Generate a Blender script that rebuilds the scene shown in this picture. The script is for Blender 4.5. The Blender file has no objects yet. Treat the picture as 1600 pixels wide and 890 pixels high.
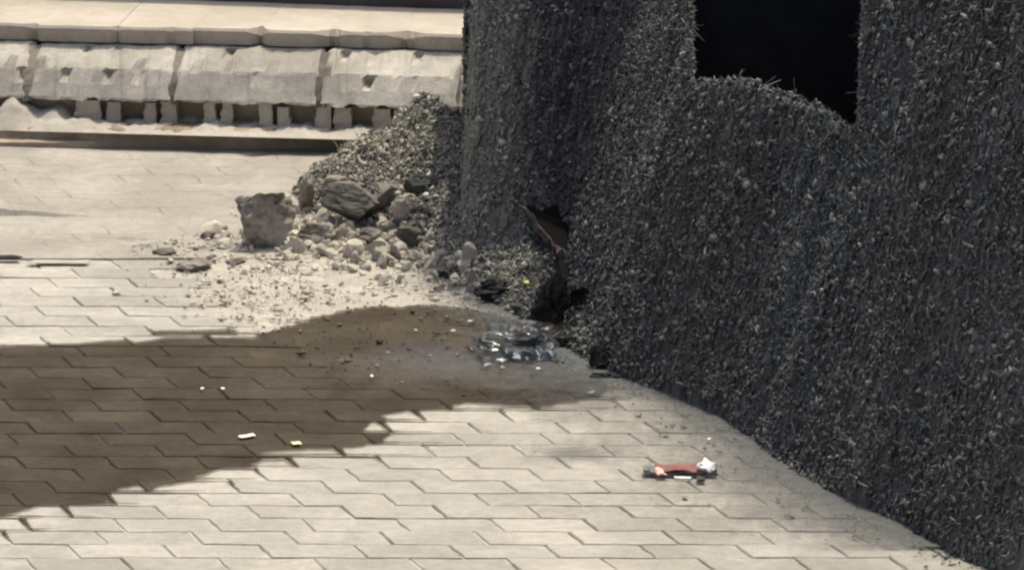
import bpy, math, random
import numpy as np
from mathutils import Vector, noise, Euler

rnd = random.Random(7)
rng = np.random.default_rng(11)
R = math.radians
scene = bpy.context.scene
COL = scene.collection

# ------------------------------------------------------------------ camera
H, PITCH, FPX = 3.76, R(13.5), 9000.0
cam_d = bpy.data.cameras.new('camera')
cam_d.sensor_width = 36.0
cam_d.lens = 36.0 * FPX / 1600.0
cam_d.clip_start = 0.5
cam_d.clip_end = 3000.0
cam = bpy.data.objects.new('camera', cam_d)
COL.objects.link(cam)
cam.location = (0, 0, H)
cam.rotation_euler = (math.pi / 2 - PITCH, 0, 0)
scene.camera = cam

# ------------------------------------------------------------------ light
SUN_EL, SUN_AZ = R(69), R(24)      # behind the place, a little to the right
world = bpy.data.worlds.new('World')
scene.world = world
world.use_nodes = True
wn = world.node_tree.nodes
bg = wn['Background']
sky = wn.new('ShaderNodeTexSky')
sky.sky_type = 'NISHITA'
sky.sun_disc = False
sky.sun_elevation = SUN_EL
sky.sun_rotation = SUN_AZ
sky.dust_density = 6.0
sky.air_density = 0.7
sky.ozone_density = 0.6
world.node_tree.links.new(sky.outputs[0], bg.inputs[0])
bg.inputs[1].default_value = 0.15
sd = bpy.data.lights.new('sun', 'SUN')
sd.energy = 2.6
sd.angle = R(0.55)
sd.color = (1.0, 0.965, 0.81)
sun = bpy.data.objects.new('sun', sd)
COL.objects.link(sun)
sv = Vector((math.sin(SUN_AZ) * math.cos(SUN_EL), math.cos(SUN_AZ) * math.cos(SUN_EL), math.sin(SUN_EL)))
sun.rotation_euler = sv.to_track_quat('Z', 'Y').to_euler()
sun.location = (0, 20, 20)
scene.view_settings.view_transform = 'Standard'
scene.view_settings.look = 'None'
scene.view_settings.exposure = 0.45
scene.view_settings.gamma = 1.0
scene.cycles.filter_width = 2.3
scene.cycles.transparent_max_bounces = 16


# ------------------------------------------------------------------ helpers
def G(px, py, z=0.0):
    """point of the place at height z that stands under photograph position (px, py)"""
    u, v = (px - 800) / FPX, (445 - py) / FPX
    c, s = math.cos(PITCH), math.sin(PITCH)
    d = Vector((u, c + v * s, -s + v * c))
    t = (z - H) / d.z
    return Vector((0, 0, H)) + d * t


def lin(*c):
    return tuple(((x / 255) / 12.92 if x / 255 < 0.04045 else ((x / 255 + 0.055) / 1.055) ** 2.4) for x in c)


def link_mesh(name, me, mat=None, parent=None, smooth=False):
    o = bpy.data.objects.new(name, me)
    COL.objects.link(o)
    if mat and not me.materials:
        me.materials.append(mat)
    if parent:
        o.parent = parent
    if smooth:
        me.polygons.foreach_set('use_smooth', [True] * len(me.polygons))
    return o


def mesh_obj(name, verts, faces, mat=None, parent=None, smooth=False):
    me = bpy.data.meshes.new(name)
    me.from_pydata([tuple(v) for v in verts], [], faces)
    me.update()
    return link_mesh(name, me, mat, parent, smooth)


def np_mesh(name, V, quads, tris=None):
    me = bpy.data.meshes.new(name)
    V = np.asarray(V, np.float32)
    loops = [np.asarray(quads, np.int32).ravel()]
    starts = [np.arange(len(quads), dtype=np.int32) * 4]
    nq = len(quads)
    if tris is not None and len(tris):
        loops.append(np.asarray(tris, np.int32).ravel())
        starts.append(nq * 4 + np.arange(len(tris), dtype=np.int32) * 3)
    L = np.concatenate(loops)
    S = np.concatenate(starts)
    me.vertices.add(len(V))
    me.vertices.foreach_set('co', V.ravel())
    me.loops.add(len(L))
    me.loops.foreach_set('vertex_index', L)
    me.polygons.add(len(S))
    me.polygons.foreach_set('loop_start', S)
    me.update(calc_edges=True)
    me.validate()
    return me


def color_attr(me, name, C):
    a = me.attributes.new(name, 'FLOAT_COLOR', 'POINT')
    C = np.asarray(C, np.float32)
    if C.shape[1] == 3:
        C = np.concatenate([C, np.ones((len(C), 1), np.float32)], 1)
    a.data.foreach_set('color', C.ravel())


def tag(o, label, cat, group=None, kind=None):
    o['label'] = label
    o['category'] = cat
    if group:
        o['group'] = group
    if kind:
        o['kind'] = kind
    return o


def structure(o, label=None):
    o['kind'] = 'structure'
    if label:
        o['label'] = label
    return o


def empty(name, loc=(0, 0, 0)):
    o = bpy.data.objects.new(name, None)
    COL.objects.link(o)
    o.location = loc
    return o


def smoothstep(a, b, x):
    t = np.clip((np.asarray(x) - a) / (b - a), 0, 1)
    return t * t * (3 - 2 * t)


def poly_sdf(poly, X, Y):
    """signed distance, positive inside"""
    P = np.asarray(poly, float)
    n = len(P)
    d2 = np.full(X.shape, 1e9)
    inside = np.zeros(X.shape, bool)
    for i in range(n):
        a, b = P[i], P[(i + 1) % n]
        ex, ey = b - a
        wx, wy = X - a[0], Y - a[1]
        t = np.clip((wx * ex + wy * ey) / max(ex * ex + ey * ey, 1e-12), 0, 1)
        d2 = np.minimum(d2, (wx - t * ex) ** 2 + (wy - t * ey) ** 2)
        c = ((a[1] <= Y) & (b[1] > Y)) | ((b[1] <= Y) & (a[1] > Y))
        with np.errstate(divide='ignore', invalid='ignore'):
            xi = a[0] + (Y - a[1]) / (b[1] - a[1] if b[1] != a[1] else 1e-12) * ex
        inside ^= c & (X < xi)
    d = np.sqrt(d2)
    return np.where(inside, d, -d)


_perm = rng.random((256, 256))


def vnoise(x, y):
    x, y = np.asarray(x, float), np.asarray(y, float)
    xi, yi = np.floor(x).astype(int), np.floor(y).astype(int)
    fx, fy = x - xi, y - yi
    fx, fy = fx * fx * (3 - 2 * fx), fy * fy * (3 - 2 * fy)
    g = lambda a, b: _perm[a & 255, b & 255]
    return (g(xi, yi) * (1 - fx) + g(xi + 1, yi) * fx) * (1 - fy) + (g(xi, yi + 1) * (1 - fx) + g(xi + 1, yi + 1) * fx) * fy


def fbm(x, y, o=4):
    s, a, t = 0, 1.0, 0
    for k in range(o):
        s = s + a * (vnoise(x * 2 ** k + 17 * k, y * 2 ** k + 5 * k) - 0.5)
        t += a
        a *= 0.5
    return s / t * 2


# ------------------------------------------------------------------ materials
class NT:
    def __init__(self, name):
        self.m = bpy.data.materials.new(name)
        self.m.use_nodes = True
        self.t = self.m.node_tree
        self.b = self.t.nodes['Principled BSDF']
        self.out = self.t.nodes['Material Output']

    def n(self, typ, **kw):
        x = self.t.nodes.new(typ)
        for k, v in kw.items():
            setattr(x, k, v)
        return x

    def l(self, a, b):
        self.t.links.new(a, b)

    def noise(self, vec, scale, detail=6, rough=0.6, dist=0.0):
        x = self.n('ShaderNodeTexNoise')
        x.inputs['Scale'].default_value = scale
        x.inputs['Detail'].default_value = detail
        x.inputs['Roughness'].default_value = rough
        x.inputs['Distortion'].default_value = dist
        self.l(vec, x.inputs['Vector'])
        return x.outputs['Fac']

    def ramp(self, fac, stops):
        x = self.n('ShaderNodeValToRGB')
        e = x.color_ramp.elements
        while len(e) < len(stops):
            e.new(0.5)
        for el, (p, c) in zip(e, stops):
            el.position = p
            el.color = (c, c, c, 1) if isinstance(c, (int, float)) else tuple(c) + (1,)
        self.l(fac, x.inputs[0])
        return x.outputs[0]

    def mix(self, fac, a, b, mode='MIX'):
        x = self.n('ShaderNodeMix', data_type='RGBA', blend_type=mode)
        for i, v in ((0, fac), (6, a), (7, b)):
            if hasattr(v, 'links'):
                self.l(v, x.inputs[i])
            elif i == 0:
                x.inputs[0].default_value = v
            else:
                x.inputs[i].default_value = tuple(v) + (1,)
        return x.outputs[2]

    def bump(self, h, strength, dist):
        x = self.n('ShaderNodeBump')
        x.inputs['Strength'].default_value = strength
        x.inputs['Distance'].default_value = dist
        self.l(h, x.inputs['Height'])
        self.l(x.outputs[0], self.b.inputs['Normal'])


def stone_mat(name, col, dark, light, scale=1.0, rough=0.9, bump=0.5, stain=0.5, vary=0.12, world=True, streak=0.0):
    N = NT(name)
    if world:
        vec = N.n('ShaderNodeNewGeometry').outputs['Position']
    else:
        vec = N.n('ShaderNodeTexCoord').outputs['Object']
    big = N.noise(vec, 3.5 * scale, 5, 0.6, 0.4)
    mid = N.noise(vec, 28 * scale, 6, 0.65)
    fine = N.noise(vec, 240 * scale, 4, 0.7)
    c = N.mix(N.ramp(mid, [(0.32, 0), (0.72, 1)]), dark, light)
    c = N.mix(0.55, c, col)
    c = N.mix(N.ramp(big, [(0.42, stain), (0.6, 0.0)]), c, tuple(x * 0.62 for x in dark))
    sp = N.ramp(fine, [(0.3, 0.55), (0.42, 1.0), (0.62, 1.0), (0.74, 1.12)])
    c = N.mix(0.8, c, sp, 'MULTIPLY')
    oi = N.n('ShaderNodeObjectInfo').outputs['Random']
    c = N.mix(1.0, c, N.ramp(oi, [(0.0, 1 - vary), (1.0, 1.0)]), 'MULTIPLY')
    N.l(c, N.b.inputs['Base Color'])
    N.b.inputs['Roughness'].default_value = rough
    N.b.inputs['Specular IOR Level'].default_value = 0.25
    if streak:
        mp = N.n('ShaderNodeMapping')
        mp.inputs['Scale'].default_value = (34, 3.0, 5.0)
        N.l(vec, mp.inputs['Vector'])
        sk = N.noise(mp.outputs[0], 1.0, 6, 0.7, 0.3)
        c2 = N.mix(streak, c, N.ramp(sk, [(0.30, 0.50), (0.46, 0.95), (0.7, 1.1)]), 'MULTIPLY')
        N.l(c2, N.b.inputs['Base Color'])
    hsum = N.n('ShaderNodeMath', operation='ADD')
    N.l(mid, hsum.inputs[0])
    N.l(fine, hsum.inputs[1])
    N.bump(hsum.outputs[0], bump, 0.006 / scale)
    return N.m


def attr_mat(name, rough=0.85, spec=0.3, fine_scale=180, bump=0.4):
    N = NT(name)
    a = N.n('ShaderNodeAttribute', attribute_name='tint')
    vec = N.n('ShaderNodeNewGeometry').outputs['Position']
    f = N.noise(vec, fine_scale, 4, 0.7)
    c = N.mix(1.0, a.outputs['Color'], N.ramp(f, [(0.25, 0.55), (0.5, 1.0), (0.75, 1.3)]), 'MULTIPLY')
    N.l(c, N.b.inputs['Base Color'])
    N.b.inputs['Roughness'].default_value = rough
    N.b.inputs['Specular IOR Level'].default_value = spec
    N.bump(f, bump, 0.003)
    return N.m


def plain_mat(name, col, rough=0.7, spec=0.3, scale=60, amt=0.25):
    N = NT(name)
    vec = N.n('ShaderNodeTexCoord').outputs['Object']
    f = N.noise(vec, scale, 5, 0.65)
    c = N.mix(1.0, col, N.ramp(f, [(0.25, 1 - amt), (0.75, 1 + amt)]), 'MULTIPLY')
    N.l(c, N.b.inputs['Base Color'])
    N.b.inputs['Roughness'].default_value = rough
    N.b.inputs['Specular IOR Level'].default_value = spec
    N.bump(f, 0.3, 0.003)
    return N.m


def joint_mat():
    N = NT('joint_sand')
    vec = N.n('ShaderNodeNewGeometry').outputs['Position']
    a = N.noise(vec, 8, 6, 0.7, 0.5)
    b = N.noise(vec, 120, 4, 0.7)
    c = N.mix(N.ramp(a, [(0.32, 0.0), (0.50, 1.0)]), (0.15, 0.13, 0.10), (0.46, 0.42, 0.35))
    c = N.mix(0.6, c, N.ramp(b, [(0.3, 0.6), (0.7, 1.15)]), 'MULTIPLY')
    N.l(c, N.b.inputs['Base Color'])
    N.b.inputs['Roughness'].default_value = 0.95
    N.bump(b, 0.6, 0.004)
    return N.m


M = {}
M['paver'] = stone_mat('paver_concrete', (0.53, 0.495, 0.425), (0.37, 0.34, 0.285), (0.66, 0.62, 0.54), 1.0, bump=1.0, stain=0.34, vary=0.18)
M['sand'] = stone_mat('packed_sand', (0.43, 0.395, 0.33), (0.33, 0.30, 0.245), (0.54, 0.50, 0.425), 1.6, bump=0.8, stain=0.2)
M['joint'] = joint_mat()
M['apron'] = apron_mat = stone_mat('apron_concrete', (0.45, 0.415, 0.35), (0.32, 0.29, 0.24), (0.55, 0.505, 0.43), 1.0, bump=1.0, stain=0.35, vary=0.06)
def add_joints(m):
    """dust-filled joints of the same blocks, too far off to build one by one"""
    t = m.node_tree
    b = t.nodes['Principled BSDF']
    src = b.inputs['Base Color'].links[0].from_socket
    geo = t.nodes.new('ShaderNodeNewGeometry')
    mp = t.nodes.new('ShaderNodeVectorMath')
    mp.operation = 'ADD'
    sx = t.nodes.new('ShaderNodeSeparateXYZ')
    t.links.new(geo.outputs['Position'], sx.inputs[0])
    ma = t.nodes.new('ShaderNodeMath')
    ma.operation = 'MULTIPLY_ADD'
    t.links.new(sx.outputs[1], ma.inputs[0])
    ma.inputs[1].default_value = 0.332
    t.links.new(sx.outputs[0], ma.inputs[2])
    cb = t.nodes.new('ShaderNodeCombineXYZ')
    t.links.new(ma.outputs[0], cb.inputs[0])
    t.links.new(sx.outputs[1], cb.inputs[1])
    nz = t.nodes.new('ShaderNodeTexNoise')
    nz.inputs['Scale'].default_value = 9
    t.links.new(geo.outputs['Position'], nz.inputs['Vector'])
    sc = t.nodes.new('ShaderNodeVectorMath')
    sc.operation = 'SCALE'
    sc.inputs['Scale'].default_value = 0.035
    t.links.new(nz.outputs['Color'], sc.inputs[0])
    t.links.new(cb.outputs[0], mp.inputs[0])
    t.links.new(sc.outputs[0], mp.inputs[1])
    br = t.nodes.new('ShaderNodeTexBrick')
    br.inputs['Scale'].default_value = 1.0
    br.inputs['Brick Width'].default_value = 0.2245
    br.inputs['Row Height'].default_value = 0.1125
    br.inputs['Mortar Size'].default_value = 0.004
    br.inputs['Mortar Smooth'].default_value = 0.6
    br.inputs['Color1'].default_value = (1, 1, 1, 1)
    br.inputs['Color2'].default_value = (0.93, 0.93, 0.93, 1)
    br.inputs['Mortar'].default_value = (0.55, 0.53, 0.5, 1)
    t.links.new(mp.outputs[0], br.inputs['Vector'])
    n2 = t.nodes.new('ShaderNodeTexNoise')
    n2.inputs['Scale'].default_value = 5
    n2.inputs['Detail'].default_value = 5
    t.links.new(geo.outputs['Position'], n2.inputs['Vector'])
    rp = t.nodes.new('ShaderNodeValToRGB')
    rp.color_ramp.elements[0].position = 0.42
    rp.color_ramp.elements[1].position = 0.62
    t.links.new(n2.outputs['Fac'], rp.inputs[0])
    mx = t.nodes.new('ShaderNodeMix')
    mx.data_type = 'RGBA'
    mx.blend_type = 'MULTIPLY'
    t.links.new(rp.outputs[0], mx.inputs[0])
    t.links.new(src, mx.inputs[6])
    t.links.new(br.outputs['Color'], mx.inputs[7])
    t.links.new(mx.outputs[2], b.inputs['Base Color'])


add_joints(apron_mat)
M['slab'] = stone_mat('step_stone', (0.47, 0.42, 0.34), (0.40, 0.35, 0.28), (0.56, 0.50, 0.41), 0.9, bump=0.5, stain=0.3, vary=0.10)
M['kerb'] = stone_mat('kerb_concrete', (0.62, 0.575, 0.485), (0.40, 0.365, 0.30), (0.74, 0.69, 0.585), 1.0, bump=0.9, stain=0.5, vary=0.20, streak=0.65)
M['mortar'] = stone_mat('old_mortar', (0.22, 0.195, 0.16), (0.12, 0.105, 0.085), (0.36, 0.32, 0.26), 1.8, bump=1.0, stain=0.5)
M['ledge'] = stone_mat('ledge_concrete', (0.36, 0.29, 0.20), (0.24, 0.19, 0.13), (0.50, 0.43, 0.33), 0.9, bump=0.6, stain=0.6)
M['rubble'] = stone_mat('rubble_stone', (0.47, 0.425, 0.345), (0.22, 0.195, 0.155), (0.62, 0.565, 0.47), 1.1, bump=1.0, stain=0.8, vary=0.25)
M['rubble_grey'] = stone_mat('rubble_grey', (0.27, 0.25, 0.21), (0.15, 0.138, 0.115), (0.37, 0.345, 0.29), 1.1, bump=1.0, stain=0.7, vary=0.25)
M['char'] = stone_mat('charred_stone', (0.052, 0.051, 0.048), (0.02, 0.02, 0.02), (0.09, 0.088, 0.08), 1.5, bump=1.0, stain=0.6, vary=0.3)
M['ashlump'] = stone_mat('ash_lump', (0.10, 0.10, 0.092), (0.05, 0.05, 0.046), (0.15, 0.148, 0.135), 1.5, bump=1.0, stain=0.5, vary=0.2)
M['charbrown'] = stone_mat('charred_brown', (0.05, 0.04, 0.034), (0.02, 0.017, 0.015), (0.085, 0.068, 0.056), 1.5, bump=0.7, stain=0.5)
M['shred'] = attr_mat('charred_shred', 0.8, 0.22, 160, 0.3)
M['gravel'] = attr_mat('gravel_chip', 0.9, 0.2, 220, 0.5)
M['soil'] = attr_mat('char_core', 0.95, 0.1, 130, 0.8)
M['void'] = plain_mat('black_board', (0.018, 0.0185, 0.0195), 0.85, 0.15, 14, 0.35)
M['pitch'] = plain_mat('hole_shade_black', (0.006, 0.006, 0.006), 0.9, 0.05, 30, 0.3)  # near-black colour that paints the shade inside the hole
M['backstone'] = stone_mat('dark_step_stone', (0.16, 0.13, 0.11), (0.10, 0.08, 0.07), (0.22, 0.18, 0.15), 1.0)
M['wood'] = plain_mat('burnt_wood', (0.085, 0.068, 0.062), 0.85, 0.15, 90, 0.6)
M['board'] = plain_mat('tarred_board', (0.008, 0.008, 0.008), 0.25, 0.6, 40, 0.3)
M['red'] = plain_mat('red_card', (0.20, 0.07, 0.055), 0.6, 0.3, 35, 0.55)
M['redshade'] = plain_mat('shaded_red_card', (0.02, 0.008, 0.007), 0.7, 0.2, 35, 0.4)  # the red card darkened to paint the shade under the carton
M['pink'] = plain_mat('pink_paper', (0.78, 0.42, 0.36), 0.7, 0.2, 40, 0.15)
M['white'] = plain_mat('white_paper', (0.86, 0.86, 0.84), 0.7, 0.3, 30, 0.05)
M['cream'] = plain_mat('cream_paper', (0.80, 0.74, 0.60), 0.7, 0.3, 30, 0.08)
M['dullcream'] = plain_mat('wet_paper', (0.24, 0.21, 0.17), 0.7, 0.3, 30, 0.1)
M['greyfoil'] = plain_mat('grey_foil', (0.15, 0.16, 0.15), 0.5, 0.4, 40, 0.3)
M['yellow'] = plain_mat('yellow_scrap', (0.80, 0.66, 0.16), 0.6, 0.3, 40, 0.15)
M['leaf'] = plain_mat('pale_leaf', (0.78, 0.76, 0.40), 0.6, 0.3, 40, 0.15)


def film_water():
    N = NT('wet_film')
    a = N.n('ShaderNodeAttribute', attribute_name='wet')
    sep = N.n('ShaderNodeSeparateColor')
    N.l(a.outputs['Color'], sep.inputs[0])
    vec = N.n('ShaderNodeNewGeometry').outputs['Position']
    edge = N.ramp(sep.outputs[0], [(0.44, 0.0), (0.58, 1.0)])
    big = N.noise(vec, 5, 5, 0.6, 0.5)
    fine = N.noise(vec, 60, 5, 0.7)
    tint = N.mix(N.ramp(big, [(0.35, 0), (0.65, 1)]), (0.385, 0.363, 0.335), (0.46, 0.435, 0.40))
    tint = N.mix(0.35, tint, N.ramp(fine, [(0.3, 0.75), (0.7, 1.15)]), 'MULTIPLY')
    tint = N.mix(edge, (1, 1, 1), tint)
    tr = N.n('ShaderNodeBsdfTransparent')
    N.l(tint, tr.inputs[0])
    gl = N.n('ShaderNodeBsdfGlossy')
    gl.inputs['Roughness'].default_value = 0.32
    gl.inputs['Color'].default_value = (0.85, 0.9, 0.95, 1)
    bm = N.n('ShaderNodeBump')
    bm.inputs['Strength'].default_value = 0.5
    bm.inputs['Distance'].default_value = 0.004
    N.l(fine, bm.inputs['Height'])
    N.l(bm.outputs[0], gl.inputs['Normal'])
    # how much standing water lies in the film
    fac = N.n('ShaderNodeMath', operation='MULTIPLY_ADD')
    N.l(sep.outputs[1], fac.inputs[0])
    fac.inputs[1].default_value = 0.11
    fac.inputs[2].default_value = 0.004
    f2 = N.n('ShaderNodeMath', operation='MULTIPLY')
    N.l(fac.outputs[0], f2.inputs[0])
    N.l(edge, f2.inputs[1])
    ms = N.n('ShaderNodeMixShader')
    N.l(f2.outputs[0], ms.inputs[0])
    N.l(tr.outputs[0], ms.inputs[1])
    N.l(gl.outputs[0], ms.inputs[2])
    N.l(ms.outputs[0], N.out.inputs['Surface'])
    return N.m


def film_dust():
    N = NT('ash_dust')
    a = N.n('ShaderNodeAttribute', attribute_name='dust')
    sep = N.n('ShaderNodeSeparateColor')
    N.l(a.outputs['Color'], sep.inputs[0])
    vec = N.n('ShaderNodeNewGeometry').outputs['Position']
    big = N.noise(vec, 22, 8, 0.75, 0.8)
    fine = N.noise(vec, 150, 4, 0.7)
    add = N.n('ShaderNodeMath', operation='MULTIPLY_ADD')
    N.l(big, add.inputs[0])
    add.inputs[1].default_value = 1.5
    add.inputs[2].default_value = -0.75
    s = N.n('ShaderNodeMath', operation='ADD')
    N.l(sep.outputs[0], s.inputs[0])
    N.l(add.outputs[0], s.inputs[1])
    al = N.ramp(s.outputs[0], [(0.14, 0.0), (0.95, 0.80)])
    m2 = N.n('ShaderNodeMath', operation='MULTIPLY')
    N.l(al, m2.inputs[0])
    N.l(N.ramp(sep.outputs[0], [(0.0, 0.0), (0.2, 1.0)]), m2.inputs[1])
    c = N.mix(fine, (0.075, 0.077, 0.075), (0.17, 0.172, 0.165))
    N.l(c, N.b.inputs['Base Color'])
    N.l(m2.outputs[0], N.b.inputs['Alpha'])
    N.b.inputs['Roughness'].default_value = 1.0
    N.b.inputs['Specular IOR Level'].default_value = 0.0
    return N.m


M['water'] = film_water()
M['dust'] = film_dust()
N = NT('clear_plastic')
N.b.inputs['Base Color'].default_value = (0.66, 0.70, 0.69, 1)
N.b.inputs['Transmission Weight'].default_value = 0.97
N.b.inputs['IOR'].default_value = 1.12
N.b.inputs['Roughness'].default_value = 0.06
M['clear'] = N.m

# ------------------------------------------------------------------ outlines on the ground (metres, from the photograph)
HEAP = [(452, 300), (480, 335), (560, 352), (625, 372), (665, 405), (695, 432), (740, 455), (840, 520), (905, 565), (965, 592), (1060, 628),
        (1120, 655), (1180, 695), (1250, 745), (1320, 785), (1400, 820), (1500, 872), (1560, 900), (1660, 950), (2250, 1010),
        (2250, 270), (1000, 265), (725, 262), (600, 262), (490, 268)]
HEAP_G = [tuple(G(*p)[:2]) for p in HEAP]
WET = [(-420, 640), (-330, 590), (-200, 562), (-90, 550), (0, 545), (100, 540), (180, 535), (250, 525), (330, 523), (420, 521), (440, 514), (475, 498), (520, 488), (600, 479),
       (680, 478), (740, 485), (800, 500), (900, 520), (985, 585), (960, 598), (900, 630), (860, 637), (790, 634), (730, 632), (690, 638), (640, 644),
       (598, 650), (622, 662), (600, 672), (570, 690), (600, 703), (480, 706), (400, 712), (320, 738), (280, 748), (180, 768), (110, 790), (50, 808), (0, 816), (-90, 826), (-200, 820), (-330, 770), (-400, 700)]
WET_G = [tuple(G(*p)[:2]) for p in WET]
BED = [(295, 412), (410, 525), (520, 575), (640, 600), (900, 605), (985, 600), (1000, 560), (900, 450), (800, 360), (600, 300), (430, 320), (330, 395)]
BED_G = [tuple(G(*p)[:2]) for p in BED]

WALL_Y = G(1000, 335).y
_bumps = [(G(630, 312), 0.07, 0.21), (G(745, 318), 0.05, 0.16), (G(880, 320), 0.05, 0.20), (G(930, 420), 0.08, 0.12)]
_pits = [(G(872, 400), 0.10, 0.06), (G(880, 480), 0.08, 0.06), (G(840, 540), 0.05, 0.08)]


BANK0, BANK1 = G(712, 400).x, G(748, 400).x
BANK = [(150, 385), (690, 425), (780, 436), (862, 446), (884, 500), (922, 560), (965, 592), (1060, 628), (1120, 655), (1180, 695), (1250, 745), (1320, 785), (1400, 820),
        (1500, 872), (1560, 900), (1660, 950), (2400, 1010), (2400, 100), (900, 60)]
BANK_G = [tuple(G(*p)[:2]) for p in BANK]


def heap_h(X, Y):
    X, Y = np.asarray(X, float), np.asarray(Y, float)
    d = poly_sdf(HEAP_G, X, Y)
    d = d + np.where(X < G(700, 400).x, 0.05, 0.02) * fbm(X * 5, Y * 5, 3)
    dd = np.maximum(d, 0)
    h = 0.05 * (1 - np.exp(-dd / 0.05)) + 0.25 * (1 - np.exp(-dd / 0.8))
    k = 1 - np.exp(-dd / 0.12)
    for c, a, s in _bumps:
        h = h + k * a * np.exp(-((X - c.x) ** 2 + (Y - c.y) ** 2) / (2 * s * s))
    for c, a, s in _pits:
        h = h - k * a * np.exp(-((X - c.x) ** 2 + (Y - c.y) ** 2) / (2 * s * s))
    # the right half stands up as one steep, rough face with a notch for the opening
    st = smoothstep(BANK0, BANK1, X + 0.012 * fbm(X * 9, Y * 9, 2))
    xs_ = X * 15.2 / np.maximum(Y, 8.0)          # the opening splays outwards to the back
    rz = np.interp(xs_, [-0.2, 0.476, 0.488, 0.52, 0.60, 0.74, 0.86, 0.932, 0.946, 1.6], [1.28, 1.28, 0.80, 0.80, 0.81, 0.75, 0.675, 0.60, 1.30, 1.45])
    cap = rz - 0.31 * (Y - 14.6) + 0.022 * fbm(X * 9 + 8, Y * 2, 3)
    cap = np.maximum(cap, 0.12)
    db = poly_sdf(BANK_G, X, Y) + 0.016 * fbm(X * 8, Y * 8, 3)
    db = np.maximum(db, 0)
    rise = 2.9 * db
    bank = np.minimum(rise, cap)
    h = np.maximum(h * (1 - 0.75 * st * (dd > 0.36)), st * bank)
    k = k * (1 - 0.6 * st)
    h = h + k * (0.05 * fbm(X * 4 + 3, Y * 4, 3) + 0.030 * fbm(X * 11, Y * 11, 3) + 0.012 * fbm(X * 30, Y * 30, 2))
    h = h * (1 - smoothstep(1.85, 2.3, X))
    h = h + np.where(X < BANK0, k * 0.05 * np.clip(fbm(X * 8 + 2, Y * 8, 2), -0.4, 1), 0)
    return np.where(d > 0, np.maximum(h, 0.002), -0.02), d


# ------------------------------------------------------------------ ground
S = 900.0
ground = mesh_obj('ground', [(-S, -S, -0.09), (S, -S, -0.09), (S, S, -0.09), (-S, S, -0.09)], [(0, 1, 2, 3)], M['sand'])
structure(ground, 'wide sandy ground under the paving')


def grid(x0, x1, y0, y1, nx, ny):
    xs, ys = np.linspace(x0, x1, nx + 1), np.linspace(y0, y1, ny + 1)
    X, Y = np.meshgrid(xs, ys)
    i = np.arange(ny)[:, None] * (nx + 1) + np.arange(nx)[None, :]
    q = np.stack([i, i + 1, i + nx + 2, i + nx + 1], -1).reshape(-1, 4)
    return X.ravel(), Y.ravel(), q


def compact(V, q, keep):
    q = q[keep]
    u, inv = np.unique(q.ravel(), return_inverse=True)
    return V[u], inv.reshape(-1, 4), u


# packed sand and rubble bed between paving and heap
X, Y, q = grid(-1.1, 0.6, 13.9, 17.0, 170, 200)
Z = -0.010 + 0.010 * fbm(X * 9, Y * 9, 4) + 0.004 * fbm(X * 60, Y * 60, 2)
sd_ = poly_sdf(BED_G, X, Y)
Z = np.where(sd_ > 0, Z + 0.008, np.minimum(Z + 0.008, -0.0042))
keep = (sd_ > -0.16)[q].any(1)
V, q2, _ = compact(np.stack([X, Y, Z], 1), q, keep)
me = np_mesh('sand_bed', V, q2)
structure(link_mesh('sand_bed', me, M['sand'], None, True), 'packed pale sand and grit patch beside the black heap')

# ------------------------------------------------------------------ paving: interlocking blocks
PL, PW, SH = 0.2245, 0.1125, 0.332


def wav(u):
    return 0.0042 * math.sin(2 * math.pi * u / (PL / 2)) + 0.0018 * math.sin(2 * math.pi * u / PL + 1)


def hwav(v):
    return 0.0012 * math.sin(2 * math.pi * v / PW)


def rowoff(r):
    return (_perm[np.asarray(r) * 3 & 255, 77] - 0.5) * 0.06


def paver_mesh(r, n, variant):
    """one block, outline in lattice space (u along the row, v across it)"""
    u0 = (n + 0.5 * (r % 2)) * PL
    v0 = r * PW
    g = 0.0015
    vr = random.Random(variant * 31 + 5)
    pts = []
    for k in range(5):
        u = u0 + PL * k / 4
        pts.append((u, v0 + wav(u) + g))
    pts.append((u0 + PL - hwav(PW / 2 + 0.02) * 0 + hwav(0.03), v0 + PW * 0.33))
    pts.append((u0 + PL + hwav(0.08), v0 + PW * 0.67))
    for k in range(4, -1, -1):
        u = u0 + PL * k / 4
        pts.append((u, v0 + PW + wav(u) - g))
    pts.append((u0 + hwav(0.08), v0 + PW * 0.67))
    pts.append((u0 + hwav(0.03), v0 + PW * 0.33))
    uc, vc = u0 + PL / 2, v0 + PW / 2
    # gap on the ends
    P = []
    for (u, v) in pts:
        du = u - uc
        u -= math.copysign(g * 1.1, du) if abs(abs(du) - PL / 2) < 0.02 else 0
        u += vr.uniform(-0.0014, 0.0014)
        v += vr.uniform(-0.0014, 0.0014)
        P.append((u - SH * v, v))
    cx, cy = uc - SH * vc, vc
    n_ = len(P)
    V, F = [], []
    for (x, y) in P:
        V.append((x - cx, y - cy, -0.06))
    for (x, y) in P:
        V.append((x - cx, y - cy, -0.004 + vr.uniform(-0.0012, 0.0008)))
    for (x, y) in P:
        dx, dy = x - cx, y - cy
        L = math.hypot(dx, dy)
        i = 0.002 + vr.random() * 0.002
        V.append((dx - dx / L * i, dy - dy / L * i, 0))
    V.append((0, 0, vr.uniform(-0.0008, 0.0008)))
    for k in range(n_):
        j = (k + 1) % n_
        F.append((k, j, n_ + j, n_ + k))
        F.append((n_ + k, n_ + j, 2 * n_ + j, 2 * n_ + k))
        F.append((2 * n_ + k, 2 * n_ + j, 3 * n_))
    me = bpy.data.meshes.new('paver')
    me.from_pydata(V, [], F)
    me.update()
    me.materials.append(M['paver'])
    return me, (cx, cy)


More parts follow.
